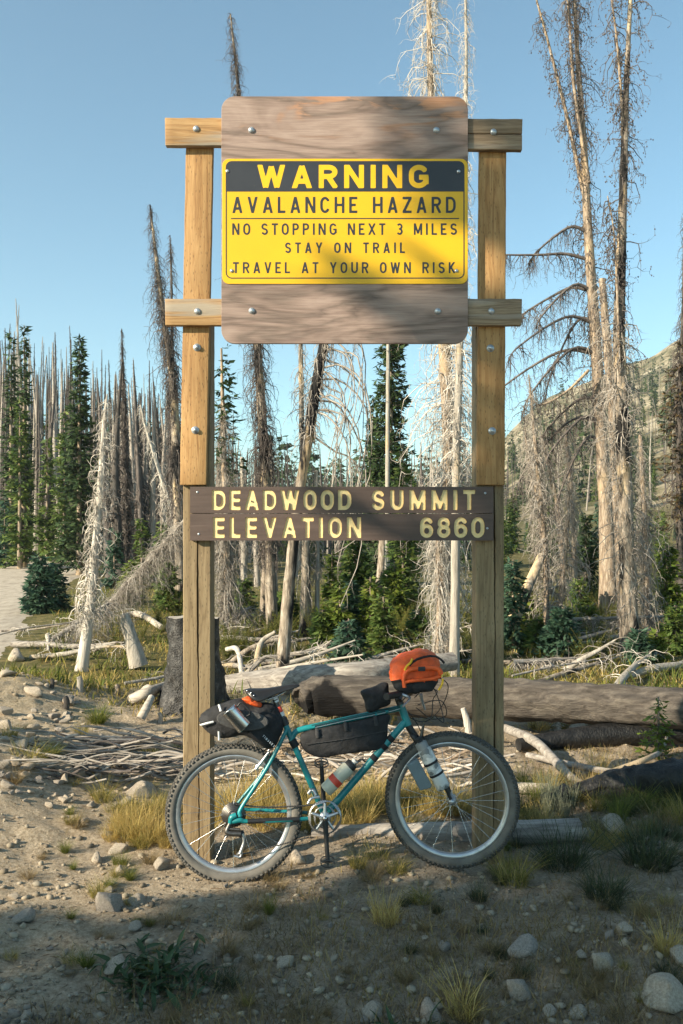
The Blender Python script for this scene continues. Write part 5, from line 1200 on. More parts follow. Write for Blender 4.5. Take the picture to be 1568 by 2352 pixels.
rs = np.random.RandomState(77)
def put(name, mesh, x, y, h, w, label, cat, group, rot=None, lean=.03):
    o = bpy.data.objects.new(name, mesh); C.objects.link(o); o.location = (x, y, gz(x, y) - .05)
    o.scale = (h * w, h * w, h); o.rotation_euler = (rs.normal(0, lean), rs.normal(0, lean), rs.uniform(0, 6.28)); tag(o, label, cat, group); return o
def on_road_(x, y): e = float(road_edge(y)); return e - 6.5 < x < e + .6
TONE = ['brown', 'black', 'grey', 'black', 'grey', 'brown']
cnt = 0
while cnt < 300:            # the burnt forest on the left and behind the sign
    d = rs.uniform(24, 78); px = rs.uniform(-30, 1130) if rs.rand() < .55 else rs.uniform(-30, 420); x = (px - 784) * d / F
    if on_road_(x, d): continue
    top = np.interp(px, [0, 100, 200, 330, 420, 560, 700, 830, 950, 1130], [770, 790, 830, 880, 930, 1020, 1060, 1110, 1070, 1010]) + rs.normal(0, 38) + rs.exponential(45)
    h = Z_(top, d) - gz(x, d)
    if h < 2: continue
    q = rs.randint(6); side = 'left of the sign' if px < 430 else 'seen between the sign posts'
    put('burnt_snag', FS[q], x, d, h, rs.uniform(.7, 1.3) * min(1.6, 9 / h + .3), 'slim %s burnt snag of the dead forest %s' % (TONE[q], side), 'dead tree', '%s snags of the dead forest %s' % (TONE[q], side)); cnt += 1
for k in range(135):
    d = rs.uniform(32, 75); px = rs.choice([rs.uniform(-30, 430), rs.uniform(480, 1180)], p=[.68, .32]); x = (px - 784) * d / F
    if on_road_(x, d): continue
    top = np.interp(px, [0, 200, 400, 700, 1100], [1030, 1070, 1130, 1180, 1150]) + rs.normal(0, 70); h = max(1.5, Z_(top, d) - gz(x, d))
    side = 'left of the sign' if px < 430 else 'seen between the sign posts'; put('forest_fir', FF[rs.choice([0, 1, 1, 2])], x, d, h, rs.uniform(.8, 1.3), 'green fir among the burnt snags %s' % side, 'fir tree', 'firs among the burnt snags %s' % side)
for k in range(230):         # firs and snags on the right hillside
    d = rs.uniform(75, 260); px = rs.uniform(1120, 1600); x = (px - 784) * d / F
    if rs.rand() < .4: put('hillside_fir', FF[rs.choice([0, 0, 1])], x, d, rs.uniform(2.2, 5.5), rs.uniform(.8, 1.1), 'small dark fir dotting the pale rocky hillside', 'fir tree', 'firs on the rocky hillside')
    else: put('hillside_snag', FS[rs.choice([0, 2, 4, 5])], x, d, rs.uniform(4, 9), rs.uniform(.5, .9), 'grey snag dotting the pale rocky hillside', 'dead tree', 'snags on the rocky hillside')
for k in range(42):          # valley bottom firs on the right
    d = rs.uniform(34, 62); px = rs.uniform(1150, 1600); x = (px - 784) * d / F
    top = np.interp(px, [1150, 1320, 1568], [1180, 1160, 1215]) + rs.normal(0, 30); h = max(1.2, Z_(top, d) - gz(x, d))
    put('valley_fir', FF[rs.choice([0, 1, 2, 1])], x, d, h, rs.uniform(.9, 1.3), 'green fir on the valley floor before the rocky hillside', 'fir tree', 'firs on the valley floor at right')
# the rest of the far woods: one mass each, past counting
def mass(name, label, cat, meshes, spots, mats):
    g = Geo(); vs = []
    for m, (x, y, h, w, a) in spots:
        v0, t0 = m; c_, s_ = math.cos(a), math.sin(a); v = v0.copy(); v[:, :2] = v[:, :2] @ np.array([[c_, s_], [-s_, c_]]) * w * h; v[:, 2] *= h
        g.add(v + [x, y, gz(x, y)], t0)
    o = g.build(name, mats); return tag(o, label, cat, kind='stuff')
def lite_snag(seed):
    g = Geo(); rs2 = np.random.RandomState(seed); p = np.array([[0, 0, -.02], [.01, 0, .5], [rs2.uniform(-.02, .02), 0, 1.]]); g.add(*tubes(p[None], np.array([[.008, .006, .0015]]), 4))
    branches(g, p, 26, .3, .99, lambda a: .075 * (1.15 - a), -.3, .9, .0022, seed, P_=3, twigs=0); v = np.concatenate(g.v); return v, np.concatenate(g.f[4])
def lite_fir(seed):
    g = Geo(); p = np.array([[0, 0, 0], [0, 0, .5], [0, 0, 1.]]); needles(g, p, 60, .05, .99, lambda q: .14 * (1 - q) ** .8 + .01, -.3, .2, seed, 4, .08, .6, Pn=3); v = np.concatenate(g.v); return v, np.concatenate(g.f[4])
LS = [lite_snag(i) for i in range(3)]; LFm = [lite_fir(i) for i in range(2)]
sp = []; spf = []
for k in range(1300):
    d = rs.uniform(80, 330); px = rs.uniform(-60, 1640); x = (px - 784) * d / F
    (sp if rs.rand() < .72 else spf).append((LS[rs.randint(3)] if True else 0, (x, d, rs.uniform(5, 11) if px < 1130 else rs.uniform(4, 8), 1.0, rs.uniform(0, 6)))) if rs.rand() < .72 or px < 1150 else spf.append((None, (x, d, rs.uniform(2.5, 6), .9, rs.uniform(0, 6))))
spf = [(LFm[i % 2], s) for i, (_, s) in enumerate(spf)]
for k in range(650):
    d = rs.uniform(44, 95); px = rs.uniform(-60, 1130); x = (px - 784) * d / F
    if on_road_(x, d): continue
    top = np.interp(px, [0, 100, 200, 330, 420, 560, 700, 830, 950, 1130], [800, 830, 870, 930, 980, 1050, 1080, 1125, 1090, 1050]) + rs.normal(0, 30) + rs.exponential(60)
    sp.append((LS[rs.randint(3)], (x, d, max(1.5, Z_(top, d) - gz(x, d)), rs.uniform(.8, 1.6), rs.uniform(0, 6))))
mass('distant_dead_wood', 'hazy mass of grey dead trees covering the distant slopes', 'forest', LS, sp, M['far_wood'])
mass('distant_fir_wood', 'mass of tiny dark firs scattered over the distant slopes', 'forest', LFm, spf, M['fir_dark'])

# trees behind the camera, upwind of the sun: they throw the dappled shade over the foreground
dirH = np.array([SUN.x, SUN.y]); dirH /= np.linalg.norm(dirH); eu = np.array([dirH[1], -dirH[0]])
def shade_tree(u, t, h, R, seed, dens=1.0, f0=.1, label=''):
    xy = eu * u - dirH * t; x, y = xy; z = gz(x, y)
    tt = thing('roadside_conifer', label, 'conifer', (x, y, z)); path = np.array([[x, y, z - .05], [x, y, z + h / 2], [x, y, z + h]])
    g, p, rr = trunk_geo(path, [.16, .10, .02], 8, 14, .05, seed); g.build('trunk', M['snag'], tt, smooth=True)
    g = Geo(); needles(g, p, int(26 * h * dens), f0, .99, lambda q: R * (1 - q) ** .8 + .1, -.2, .2, seed, 26, .22, .45); g.build('foliage', M['fir_dark'], tt)
SHADE = [(-2.80, 9.0, 17.5, 1.36, 301, 2.4, .05, 'conifer throwing shade on the right half of the sign'),
         (-1.3, 10.5, 12.0, 1.75, 302, 1.0, .05, 'conifer shading the stony foreground'),
         (-2.0, 16., 15.0, 1.6, 305, .6, .05, 'conifer shading the front of the clearing'),
         (-6.35, 11.0, 6.6, 1.1, 303, 1.2, .1, 'small conifer shading the stick pile'),
         (.7, 9.0, 11, 1.4, 304, .9, .05, 'conifer shading the right foreground')]
for a in SHADE: shade_tree(*a)

# ------------------------------------------------------------------ logs, stumps, deadwood
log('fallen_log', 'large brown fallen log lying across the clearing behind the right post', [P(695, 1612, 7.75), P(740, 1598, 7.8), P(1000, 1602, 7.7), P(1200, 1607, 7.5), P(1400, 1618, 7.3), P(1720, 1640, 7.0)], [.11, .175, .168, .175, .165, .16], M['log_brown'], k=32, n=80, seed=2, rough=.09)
log('fallen_log', 'pale grey weathered log lying behind the brown log and the saddle', [P(500, 1585, 9.4), P(620, 1570, 9.3), P(800, 1553, 9.0), P(930, 1535, 9.3), P(1040, 1520, 9.6)], [.15, .15, .14, .12, .10], M['log_grey'], k=24, n=50, seed=3, rough=.08)
log('charred_log', 'long black burnt log in the shade at the right, nearest the brown log', [GP(1190, 1728) + [0, 0, .06], GP(1380, 1712) + [0, 0, .08], GP(1640, 1700) + [0, 0, .08]], [.05, .095, .10], M['char'], k=16, seed=9)
log('charred_log', 'thick black burnt log entering from the right edge', [GP(1320, 1858) + [.02, .1, .07], GP(1430, 1848) + [0, .1, .10], GP(1560, 1842) + [0, .1, .12], GP(1800, 1830) + [0, .1, .14]], [.05, .095, .115, .13], M['char'], k=26, n=50, seed=4, rough=.12)
log('charred_chunk', 'burnt black chunk of wood left of the thick burnt log', [GP(1250, 1855) + [0, 0, .04], GP(1300, 1850) + [0, 0, .07]], [.05, .07], M['char'], 'wood chunk', seed=7, n=14)
log('ground_log', 'grey barkless log lying behind the post feet and front wheel', [P(716, 1922, 5.03), P(900, 1918, 5.02), P(1100, 1916, 5.0), P(1332, 1906, 4.98)], [.062, .066, .07, .062], M['log_grey'], k=22, n=50, seed=6)
log('dead_branch', 'grey forked dead branch slanting down right of the right post', [GP(1160, 1700) + [0, 0, .10], GP(1230, 1740) + [0, 0, .12], GP(1310, 1800) + [0, 0, .05], GP(1350, 1815) + [0, 0, .03]], [.035, .04, .03, .02], M['log_grey'], 'branch', 10, seed=11)
log('dead_branch', 'pale crooked branch curving up to the right of the golden tuft', [GP(1330, 1822) + [0, 0, .03], GP(1410, 1790) + [0, 0, .05], GP(1480, 1768) + [0, 0, .07], GP(1520, 1745) + [0, 0, .08], GP(1535, 1722) + [0, 0, .16]], [.03, .026, .022, .016, .008], M['silver'], 'branch', 10, seed=12)
log('dead_branch', 'long thin grey branch lying above the crooked one', [GP(1210, 1752) + [0, 0, .06], GP(1320, 1778) + [0, 0, .05], GP(1440, 1790) + [0, 0, .04], GP(1520, 1782) + [0, 0, .04]], [.022, .026, .022, .012], M['log_grey'], 'branch', 9, seed=13)
log('dead_branch', 'short pale broken log stub just right of the front wheel', [GP(1155, 1822) + [0, 0, .04], GP(1262, 1828) + [0, 0, .04]], [.04, .035], M['log_pale'], 'branch', 12, seed=14, n=16)
log('dead_branch', 'long pale pole lying in the background grass at the right edge', [GP(1430, 1566) + [0, 0, .06], GP(1500, 1555) + [0, 0, .10], GP(1568, 1548) + [0, 0, .12], GP(1620, 1530) + [0, 0, .2]], [.03, .05, .045, .04], M['silver'], 'branch', 10, seed=15)
log('dead_branch', 'white bent root arching before the bushy dead tree', [GP(520, 1530) + [0, 0, .22], GP(545, 1535) + [0, 0, .24], GP(556, 1562) + [0, 0, .05]], [.03, .035, .03], M['white'], 'branch', 10, seed=16, n=16)
log('dead_branch', 'grey bent stick rising beside the burnt leaning trunk', [GP(585, 1560), GP(598, 1545) + [0, 0, .35], GP(632, 1545) + [0, 0, .5]], [.04, .035, .02], M['silver'], 'branch', 10, seed=17, n=16)
log('dead_stick', 'short white upright stick left of the right post', [GP(1078, 1700), GP(1072, 1700) + [0, 0, .16], GP(1063, 1700) + [0, 0, .27]], [.035, .03, .02], M['white'], 'stick', 10, seed=18, n=14)
log('broken_trunk', 'short grey broken stump leaning left behind the left post', [P(318, 1530, 10.8), P(302, 1470, 10.8), P(283, 1412, 10.8)], [.12, .085, .075], M['silver'], 'stump', 14, seed=19, n=18)
for k, (a, b, lab, m_) in enumerate([((182, 1590), 32, 'small splintered stump below the curly snag', 'silver'), ((150, 1632), 30, 'dark little stump on the stony bank at the left', 'snag_black'), ((268, 1598), 26, 'tiny ginger stump left of the burnt stump', 'snag'), ((366, 1660), 22, 'tiny pale stump tucked under the burnt stump', 'silver'), ((118, 1586), 20, 'thin dark stub far left on the bank', 'snag_black')]):
    q = GP(*a); h = b * q[1] / F; log('small_stump', lab, [q - [0, 0, .03], q + [.01, 0, h * .6], q + [-.005, 0, h]], [h * .28, h * .24, h * .18], M[m_], 'stump', 9, 8, .12, seed=30 + k)
for k, (a, b, r_, lab) in enumerate([((300, 1620), (378, 1575), .055, 'pale split plank of wood leaning on the burnt stump'), ((322, 1662), (348, 1602), .04, 'yellowish split wood wedge at the burnt stump foot'), ((270, 1425), (372, 1455), .06, 'pale log lying behind the burnt stump'), ((352, 1612), (330, 1588), .05, 'short bleached chunk beside the burnt stump')]):
    log('split_wood', lab, [GP(*a) + [0, 0, .05], GP(a[0] * .5 + b[0] * .5, a[1]) + [0, 0, .12], (P(b[0], b[1], depth_of(a[1])) if a[1] > 1500 else GP(*b) + [0, 0, .1])], [r_, r_, r_ * .8], M['log_pale'], 'wood', 8, 14, seed=40 + k)
def burnt_stump():
    c = np.array([X_(440, 8.3), 8.3, gz(X_(440, 8.3), 8.3)]); k = 60; n = 34; hgt = Z_(1418, 8.3) - c[2]; v = []
    for i in range(n):
        t = i / (n - 1)
        for j in range(k):
            a = j * 2 * PI / k
            r = .238 * (1 + .5 * (1 - t) ** 3.0 * (1 + .5 * math.sin(a * 5 + 1)) + .10 * math.sin(a * 3 + t * 2) + .20 * float(vn(a * 3.2 + 40 + t, t * 5)) + .15 * float(vn(math.cos(a) * 6 + 80, t * 17 + math.sin(a) * 6)))
            v.append(c + [r * math.cos(a), r * math.sin(a) * .9, hgt * t + (.03 * float(vn(a * 4, 9)) if i == n - 1 else 0) - .05 * (i == 0)])
    f = [[i * k + j, i * k + (j + 1) % k, (i + 1) * k + (j + 1) % k, (i + 1) * k + j] for i in range(n - 1) for j in range(k)]
    M['char_flecked'] = bark('charred_bark', [(.35, (.006, .006, .006)), (.55, (.025, .023, .022)), (.66, (.10, .095, .09)), (.78, (.26, .25, .24))], (10, 10, 7), 1.0, .5, spec=.5)
    t = thing('burnt_stump', 'big charred tree stump with pale sawn top behind the left post', 'stump', c)
    g = Geo().add(np.array(v), np.array(f)); g.build('charred_bark', M['char_flecked'], t, smooth=True)
    topv = np.array(v[-k:]); cc = topv.mean(0); g = Geo().add(np.vstack([topv * .97 + cc * .03 + [0, 0, .004], cc + [0, 0, .012]]), [[i, (i + 1) % k, k] for i in range(k)]); g.build('sawn_top', M['log_pale'], t)
burnt_stump()
# stick pile: many separate sticks
sp_t = thing('stick_pile', 'sprawling pile of grey bare sticks left of the left post', 'stick pile', GP(250, 1770))
rs = np.random.RandomState(31)
for k in range(95):
    px = rs.uniform(90, 440); py = rs.uniform(1715, 1800); q = GP(px, py); L = rs.uniform(.25, .8); a = rs.normal(0, .28) + (PI if rs.rand() < .5 else 0); up = rs.uniform(.02, .20) * (1 - abs(px - 300) / 330)
    pts = [q + [math.cos(a) * L * s, math.sin(a) * L * s * .5, up + .05 * math.sin(s * 3 + k) + rs.uniform(-.02, .02) + rs.uniform(-.06, .06) * s] for s in (-.5, -.2, .1, .35, .5)]
    pts = [np.array([p_[0], p_[1], max(p_[2], gz(p_[0], p_[1]) + .01)]) for p_ in pts]
    g = Geo(); r_ = rs.uniform(.004, .011); tube(g, pts, [r_, r_ * 1.1, r_ * .8, r_ * .5, r_ * .3], 5, 9)
    if rs.rand() < .6:
        b = pts[2]; tube(g, [b, b + [math.cos(a + .6) * .12, math.sin(a + .6) * .08, .02], b + [math.cos(a + .5) * .28, math.sin(a + .5) * .1, .03]], [r_ * .6, r_ * .2], 4, 5)
    g.build('stick', M['twig'] if k % 3 else M['twig_dark'], sp_t)
sp2 = thing('stick_pile', 'tangled light brown deadwood lying behind the bicycle between the posts', 'stick pile', GP(800, 1780))
for k in range(120):
    px = rs.uniform(500, 1100); py = rs.uniform(1690, 1810); q = GP(px, py); L = rs.uniform(.2, .75); a = rs.normal(0, .45) + (PI if rs.rand() < .5 else 0)
    pts = [q + [math.cos(a) * L * s, math.sin(a) * L * s * .6, .05 + .06 * math.sin(s * 3 + k) + rs.uniform(-.03, .05)] for s in (-.5, -.2, .1, .35, .5)]
    pts = [np.array([p_[0], p_[1], max(p_[2], gz(p_[0], p_[1]) + .01)]) for p_ in pts]
    g = Geo(); r_ = rs.uniform(.004, .015); tube(g, pts, [r_, r_ * 1.1, r_ * .8, r_ * .5, r_ * .3], 5, 9); g.build('stick', (M['twig'], M['twig_white'], M['snag'])[k % 3], sp2)

rs = np.random.RandomState(52)
for k in range(46):
    px, py = rs.uniform(90, 1568), 1400 + 180 * rs.rand() ** .8
    if px < 330 and py < 1450: continue
    q = GP(px, py); L = rs.uniform(.5, 2.2); a = rs.normal(0, .5); up = rs.uniform(0, .35); rr_ = rs.uniform(.012, .045)
    pts = [q + [math.cos(a) * L * t, math.sin(a) * L * t, .04 + up * (t + .5) + rs.normal(0, .03)] for t in (-.5, -.2, .15, .5)]
    mm = ['silver', 'log_pale', 'log_grey', 'snag_burnt', 'log_grey'][k % 5]; path = smooth_path(pts, 12)
    t_ = thing('dead_branch', '%s fallen branch lying in the undergrowth behind the logs' % {'silver': 'silvery', 'log_pale': 'pale tan', 'white': 'bleached', 'snag_burnt': 'scorched', 'log_grey': 'grey'}[mm], 'branch', q, 'fallen %s branches in the undergrowth' % mm.replace('_', ' '))
    log('stem', '', pts, [rr_ * 1.1, rr_, rr_ * .7, rr_ * .3], M[mm], k=8, n=14, seed=k, parent=t_)
    c = Geo(); branches(c, path, 16, .2, 1, lambda q: .32, .3, 1.6, .006, 500 + k, twigs=2, tl=.5); tag(c.build('twigs', M['twig_white' if k % 2 else 'twig'], t_), kind='stuff')

# ------------------------------------------------------------------ stones
def rock_mesh(seed, sub=ICO3):
    v, f = sub; v = v.copy(); rs = np.random.RandomState(seed)
    for _ in range(26):
        n = rs.normal(0, 1, 3); n /= np.linalg.norm(n); d = rs.uniform(.38, .85); p = v @ n; m = p > d; v[m] -= np.outer(p[m] - d, n) * .97
    v *= 1 + .05 * (vn(v[:, 0] * 5 + seed, v[:, 1] * 5) + vn(v[:, 2] * 5 + seed, v[:, 0] * 5))[:, None] + .03 * vn(v[:, 0] * 14, v[:, 2] * 14 + seed)[:, None]
    v -= (v.max(0) + v.min(0)) / 2; v /= (v.max(0) - v.min(0)) / 2; v *= [1, rs.uniform(.7, 1), rs.uniform(.6, .8)]
    me = Geo().add(v, f).mesh('stone'); me.materials.append(M['rock']); return me
RM = [rock_mesh(400 + i) for i in range(9)]
def rock(px, py, rpx, label, k, group=None, name='stone', sc=(1, 1, 1), rz=None):
    q = GP(px, py); d = q[1]; r = rpx * d / F; o = bpy.data.objects.new(name, RM[k % 9]); C.objects.link(o)
    o.location = q + [0, r * .25, r * .30]; o.scale = [r * a for a in sc]; o.rotation_euler = (random.uniform(-.3, .3), random.uniform(-.3, .3), rz if rz is not None else k * 1.7)
    return tag(o, label, 'stone', group)
random.seed(4)
BIG = [(50, 2118, 27, 'pale sunlit stone at the left edge on the shade line', 0), (264, 2232, 33, 'rounded pale stone left of the broadleaf clump', 1), (269, 1958, 22, 'bright square stone left of the rear wheel', 2), (279, 2008, 20, 'bright stone just below the square bright one', 3), (372, 1995, 21, 'pale stone close to the rear tyre', 4), (222, 1980, 17, 'small bright stone left of the bright pair', 5), (244, 2090, 34, 'flat grey stone half buried below the sunny patch', 6), (312, 2075, 20, 'narrow shaded stone right of the flat grey one', 7), (307, 2138, 20, 'dull stone half in shade above the broadleaf clump', 8), (249, 2050, 14, 'small pale stone on the sunny edge', 1), (653, 2218, 22, 'pale lone stone in the shaded centre foreground', 2), (594, 2206, 14, 'small stone left of the pale lone stone', 3), (62, 2340, 15, 'pale stone at the bottom left corner', 4), (683, 1982, 24, 'buried brown stone between rear wheel and pedal', 5), (1383, 2228, 33, 'large pointed pale stone in the right foreground', 6), (1524, 2310, 54, 'largest pale boulder in the bottom right corner', 7), (1566, 2215, 36, 'rounded pale boulder cut by the right edge', 8), (1203, 2200, 38, 'broad half buried stone right of the foreground middle', 0), (1433, 2145, 25, 'grey stone above the large pointed one', 1), (1398, 2155, 15, 'small stone left of the grey stone', 2), (1438, 2172, 14, 'bright small stone under the grey stone', 3), (1023, 2184, 18, 'light stone near the tall golden tuft', 4), (993, 2345, 36, 'pale stone at the bottom edge left of the golden tuft', 5), (1188, 2285, 32, 'tan flat stone behind the brown grass', 6), (855, 2320, 27, 'dull upright stone at the bottom middle', 7), (1263, 2335, 22, 'light stone at the bottom right of the middle', 8), (1328, 2338, 24, 'pale flat stone near the bottom edge', 0), (1333, 2198, 17, 'upright narrow stone left of the large pointed one', 1), (838, 2345, 14, 'small bright stone at the bottom edge', 2), (832, 2138, 11, 'small tan stone in the middle shade', 3), (1373, 2058, 11, 'small white stone in the dark grass', 4), (36, 1515, 26, 'pale boulder beside the dirt road', 5), (20, 1560, 22, 'rough stone at the left edge near the road', 6), (318, 1830, 36, 'flat pale stone under the stick pile', 7), (1410, 1915, 40, 'flat sunny stone below the thick burnt log', 8), (1345, 1930, 26, 'pale stone at the end of the grey barkless log', 0)]
for a in BIG: rock(a[0], a[1], a[2], a[3], a[4])
rs = np.random.RandomState(8)
def scatter(n, x0, x1, y0, y1, r0, r1, label, group, acc=None):
    c = 0
    while c < n:
        px, py = rs.uniform(x0, x1), rs.uniform(y0, y1)
        if acc and not acc(px, py): continue
        rock(px, py, r0 + (r1 - r0) * rs.rand() ** 2.2, label, rs.randint(99), group, sc=(1, rs.uniform(.6, 1), rs.uniform(.6, 1))); c += 1
scatter(120, 0, 330, 1560, 1860, 7, 27, 'rubble stone lying on the left bank', 'stones of the left bank', lambda a, b: a < 130 + (b - 1560) * .9)
scatter(52, 0, 560, 1860, 2352, 5, 15, 'small stone lying on the dirt of the left foreground', 'small stones of the left foreground')
scatter(52, 560, 1568, 1990, 2352, 4, 13, 'small stone lying on the shaded ground in the front', 'small stones of the shaded foreground')
scatter(36, 1150, 1560, 1840, 1990, 5, 16, 'stone lying by the grass right of the front wheel', 'stones right of the front wheel')
# gravel and litter, past counting
def bits(name, n, x0, x1, y0, y1, r0, r1, mat, seed, flat=.6, w=None, label='', cat='gravel'):
    rs = np.random.RandomState(seed); u = rs.rand(n); y = y0 * (y1 / y0) ** u; x = rs.uniform(-1, 1, n); x = x0 + (x1 - x0) * (x * .5 + .5)
    x = x * y / 4.0; keep = vn(x * 1.6 + seed, y * 1.6) + .5 * vn(x * 5, y * 5) > rs.uniform(-.5, .35, n); x, y = x[keep], y[keep]; n = len(x)
    v0, f0 = ICO1; m = len(v0); r = r0 * (r1 / r0) ** (rs.rand(n) ** 2); z = ground(x, y)
    sc = r[:, None] * rs.uniform(.6, 1.2, (n, 3)) * [1, 1, flat]
    if w: sc = r[:, None] * np.stack([rs.uniform(2, 5, n), rs.uniform(.3, .8, n), rs.uniform(.25, .5, n)], 1)
    a = rs.rand(n) * 6.28; jit = 1 + .25 * rs.uniform(-1, 1, (n, m, 1)); p = v0[None] * sc[:, None] * jit; ca, sa = np.cos(a)[:, None], np.sin(a)[:, None]
    q = np.stack([p[..., 0] * ca - p[..., 1] * sa, p[..., 0] * sa + p[..., 1] * ca, p[..., 2]], -1) + np.stack([x, y, z + r * .2], -1)[:, None]
    g = Geo().add(q.reshape(-1, 3), (np.arange(n)[:, None, None] * m + f0[None]).reshape(-1, 3)); return tag(g.build(name, M[mat]), label, cat, kind='stuff')
bits('gravel', 24000, -2.6, 2.6, 2.3, 8.8, .003, .026, 'gravel', 1, label='loose grey and tan gravel strewn over the clearing')
bits('bark_litter', 9000, -2.2, 2.8, 2.3, 8.0, .003, .007, 'litter', 2, w=1, label='brown bark chips and needle litter on the ground', cat='litter')

# ------------------------------------------------------------------ grass and small plants
def blades(g, base, h, rs, spread=.5, width=.004, bend=.6, dirs=None):
    n = len(base); a = rs.rand(n) * 2 * PI if dirs is None else dirs; tilt = np.abs(rs.normal(0, spread, n)); s = np.array([0, .4, .75, 1.])
    hh = h * (.28 + .85 * rs.rand(n) ** 1.6); th = tilt[:, None] + bend * rs.uniform(.3, 1.6, n)[:, None] * s[None] ** 1.5
    st = np.diff(s, prepend=0)[None] * hh[:, None]; dr = np.cumsum(np.sin(th) * st, 1); dz = np.cumsum(np.cos(th) * st, 1)
    c = base[:, None] + np.stack([dr * np.cos(a)[:, None], dr * np.sin(a)[:, None], dz], -1)
    b = a + PI / 2 + rs.uniform(-1.2, 1.2, n); w = width * rs.uniform(.6, 1.4, n)[:, None] * np.array([1, .85, .5, .02])[None]
    off = np.stack([np.cos(b)[:, None] * w, np.sin(b)[:, None] * w, np.zeros_like(w)], -1) * .5
    v = np.stack([c - off, c + off], 2).reshape(-1, 3); i = np.arange(n)[:, None] * 8 + np.array([0, 2, 4])[None]
    g.add(v, np.stack([i, i + 1, i + 3, i + 2], -1).reshape(-1, 4)); return g
def tuft_mesh(seed, n, spread, mat, width=.010, bend=.7, rad=.12):
    rs = np.random.RandomState(seed); g = Geo(); r = rad * np.sqrt(rs.rand(n)); a = rs.rand(n) * 6.28; base = np.stack([r * np.cos(a), r * np.sin(a), np.zeros(n) - .02], -1)
    blades(g, base, .9, rs, spread, width, bend, dirs=a + rs.normal(0, 1.1, n)); m = g.mesh('grass_tuft'); m.materials.append(M[mat]); return m
TM = {'gold': [tuft_mesh(1, 210, .42, 'straw', rad=.20), tuft_mesh(2, 260, .34, 'straw', bend=.5, rad=.26)], 'mix': [tuft_mesh(3, 240, .40, 'grass_mix', rad=.22), tuft_mesh(4, 190, .5, 'grass_mix', rad=.28)],
      'green': [tuft_mesh(5, 280, .35, 'grass_green'), tuft_mesh(6, 240, .45, 'grass_green')], 'rush': [tuft_mesh(7, 420, .42, 'rush', .008, .5, .22), tuft_mesh(8, 380, .5, 'rush', .008, .5, .22)], 'brown': [tuft_mesh(9, 320, .55, 'brown_grass', .008, .9, .2), tuft_mesh(10, 260, .6, 'brown_grass', .008, .9, .25)]}
def tuft(px, py, hpx, kind, label, group=None, w=1.0, k=0):
    q = GP(px, py); s = hpx * q[1] / F / .8; o = bpy.data.objects.new('grass_tuft', TM[kind][k % 2]); C.objects.link(o); o.location = q; o.scale = (s * w, s * w, s); o.rotation_euler = (0, 0, k * 1.3); return tag(o, label, 'grass tuft', group)
for a in [(1063, 2318, 115, 'gold', 'tall golden grass tuft in the front right of the middle', None, 1.1, 0), (885, 2120, 80, 'gold', 'tan dry tuft in the shade below the crank', None, 1.2, 1), (1180, 2030, 95, 'mix', 'green and golden tuft just right of the front tyre', None, 1.2, 2), (1290, 1990, 110, 'rush', 'dark rush clump right of the front wheel', None, 1.6, 3), (1490, 1985, 110, 'rush', 'dark rush clump near the right edge', None, 1.7, 4), (1390, 2060, 80, 'rush', 'dark low rushes between the two rush clumps', None, 1.9, 5), (1422, 1890, 85, 'green', 'yellow green grass clump before the thick burnt log', None, 1.0, 6), (1372, 1782, 70, 'gold', 'pale yellow tuft behind the burnt logs', None, .8, 7), (1568, 1890, 90, 'mix', 'yellow green tuft cut by the right edge', None, .9, 8), (1236, 1676, 34, 'gold', 'low golden cushion of grass by the brown log', None, 2.2, 9), (225, 1668, 52, 'green', 'dark green grass cushion on the bank left of the left post', None, 1.8, 10), (62, 1745, 55, 'mix', 'olive tuft on the bank at the left edge', None, 1.6, 11), (20, 1690, 45, 'mix', 'brownish green tuft cut by the left edge', None, 1.5, 12), (618, 2098, 58, 'green', 'small green tuft in the shade under the rear wheel', None, .9, 13), (822, 1992, 60, 'mix', 'dull green tuft between crank and front wheel', None, 1.1, 14), (395, 2120, 55, 'brown', 'brown wispy tuft left under the rear wheel', None, 1.4, 15), (520, 2190, 50, 'brown', 'brown low tuft above the broadleaf clump', None, 1.6, 16), (1440, 2340, 70, 'brown', 'brown grass patch before the pointed stone', None, 1.8, 17), (235, 1838, 55, 'mix', 'dry tuft under the stick pile', None, 1.5, 18), (265, 1985, 40, 'green', 'fresh green tuft between the bright stones', None, .8, 19), (1530, 2190, 110, 'gold', 'long golden stalks by the right edge boulder', None, .8, 20), (345, 1930, 75, 'gold', 'golden grass left of the rear tyre', None, 1.3, 21), (400, 2345, 40, 'brown', 'brown wisps at the bottom left of the middle', None, 1.8, 22), (700, 2345, 45, 'brown', 'brown grass mat at the bottom middle', None, 2.4, 23), (1100, 2350, 60, 'brown', 'brown grass mat behind the golden tuft', None, 2.2, 25)]: tuft(*a)
rs = np.random.RandomState(14)
KW = {'gold': 'golden', 'mix': 'olive', 'green': 'green', 'rush': 'dark green', 'brown': 'brown'}; KF = ['brown', 'brown', 'mix', 'rush', 'brown']; KR = ['mix', 'gold', 'rush', 'green', 'brown']; KL = ['mix', 'brown', 'green']
for k in range(85): tuft(rs.uniform(500, 1160), rs.uniform(1835, 1905), rs.uniform(40, 85), ['gold', 'gold', 'mix'][k % 3], 'sunlit %s grass clump behind the bicycle wheels' % KW[['gold', 'gold', 'mix'][k % 3]], 'sunlit %s grass behind the bicycle' % KW[['gold', 'gold', 'mix'][k % 3]], rs.uniform(.9, 1.4), k)
for k in range(46): tuft(rs.uniform(250, 480), rs.uniform(1850, 1950), rs.uniform(30, 65), ['gold', 'mix', 'gold'][k % 3], 'dry yellow grass clump around the left post foot', 'dry grass at the left post', rs.uniform(.9, 1.5), k)
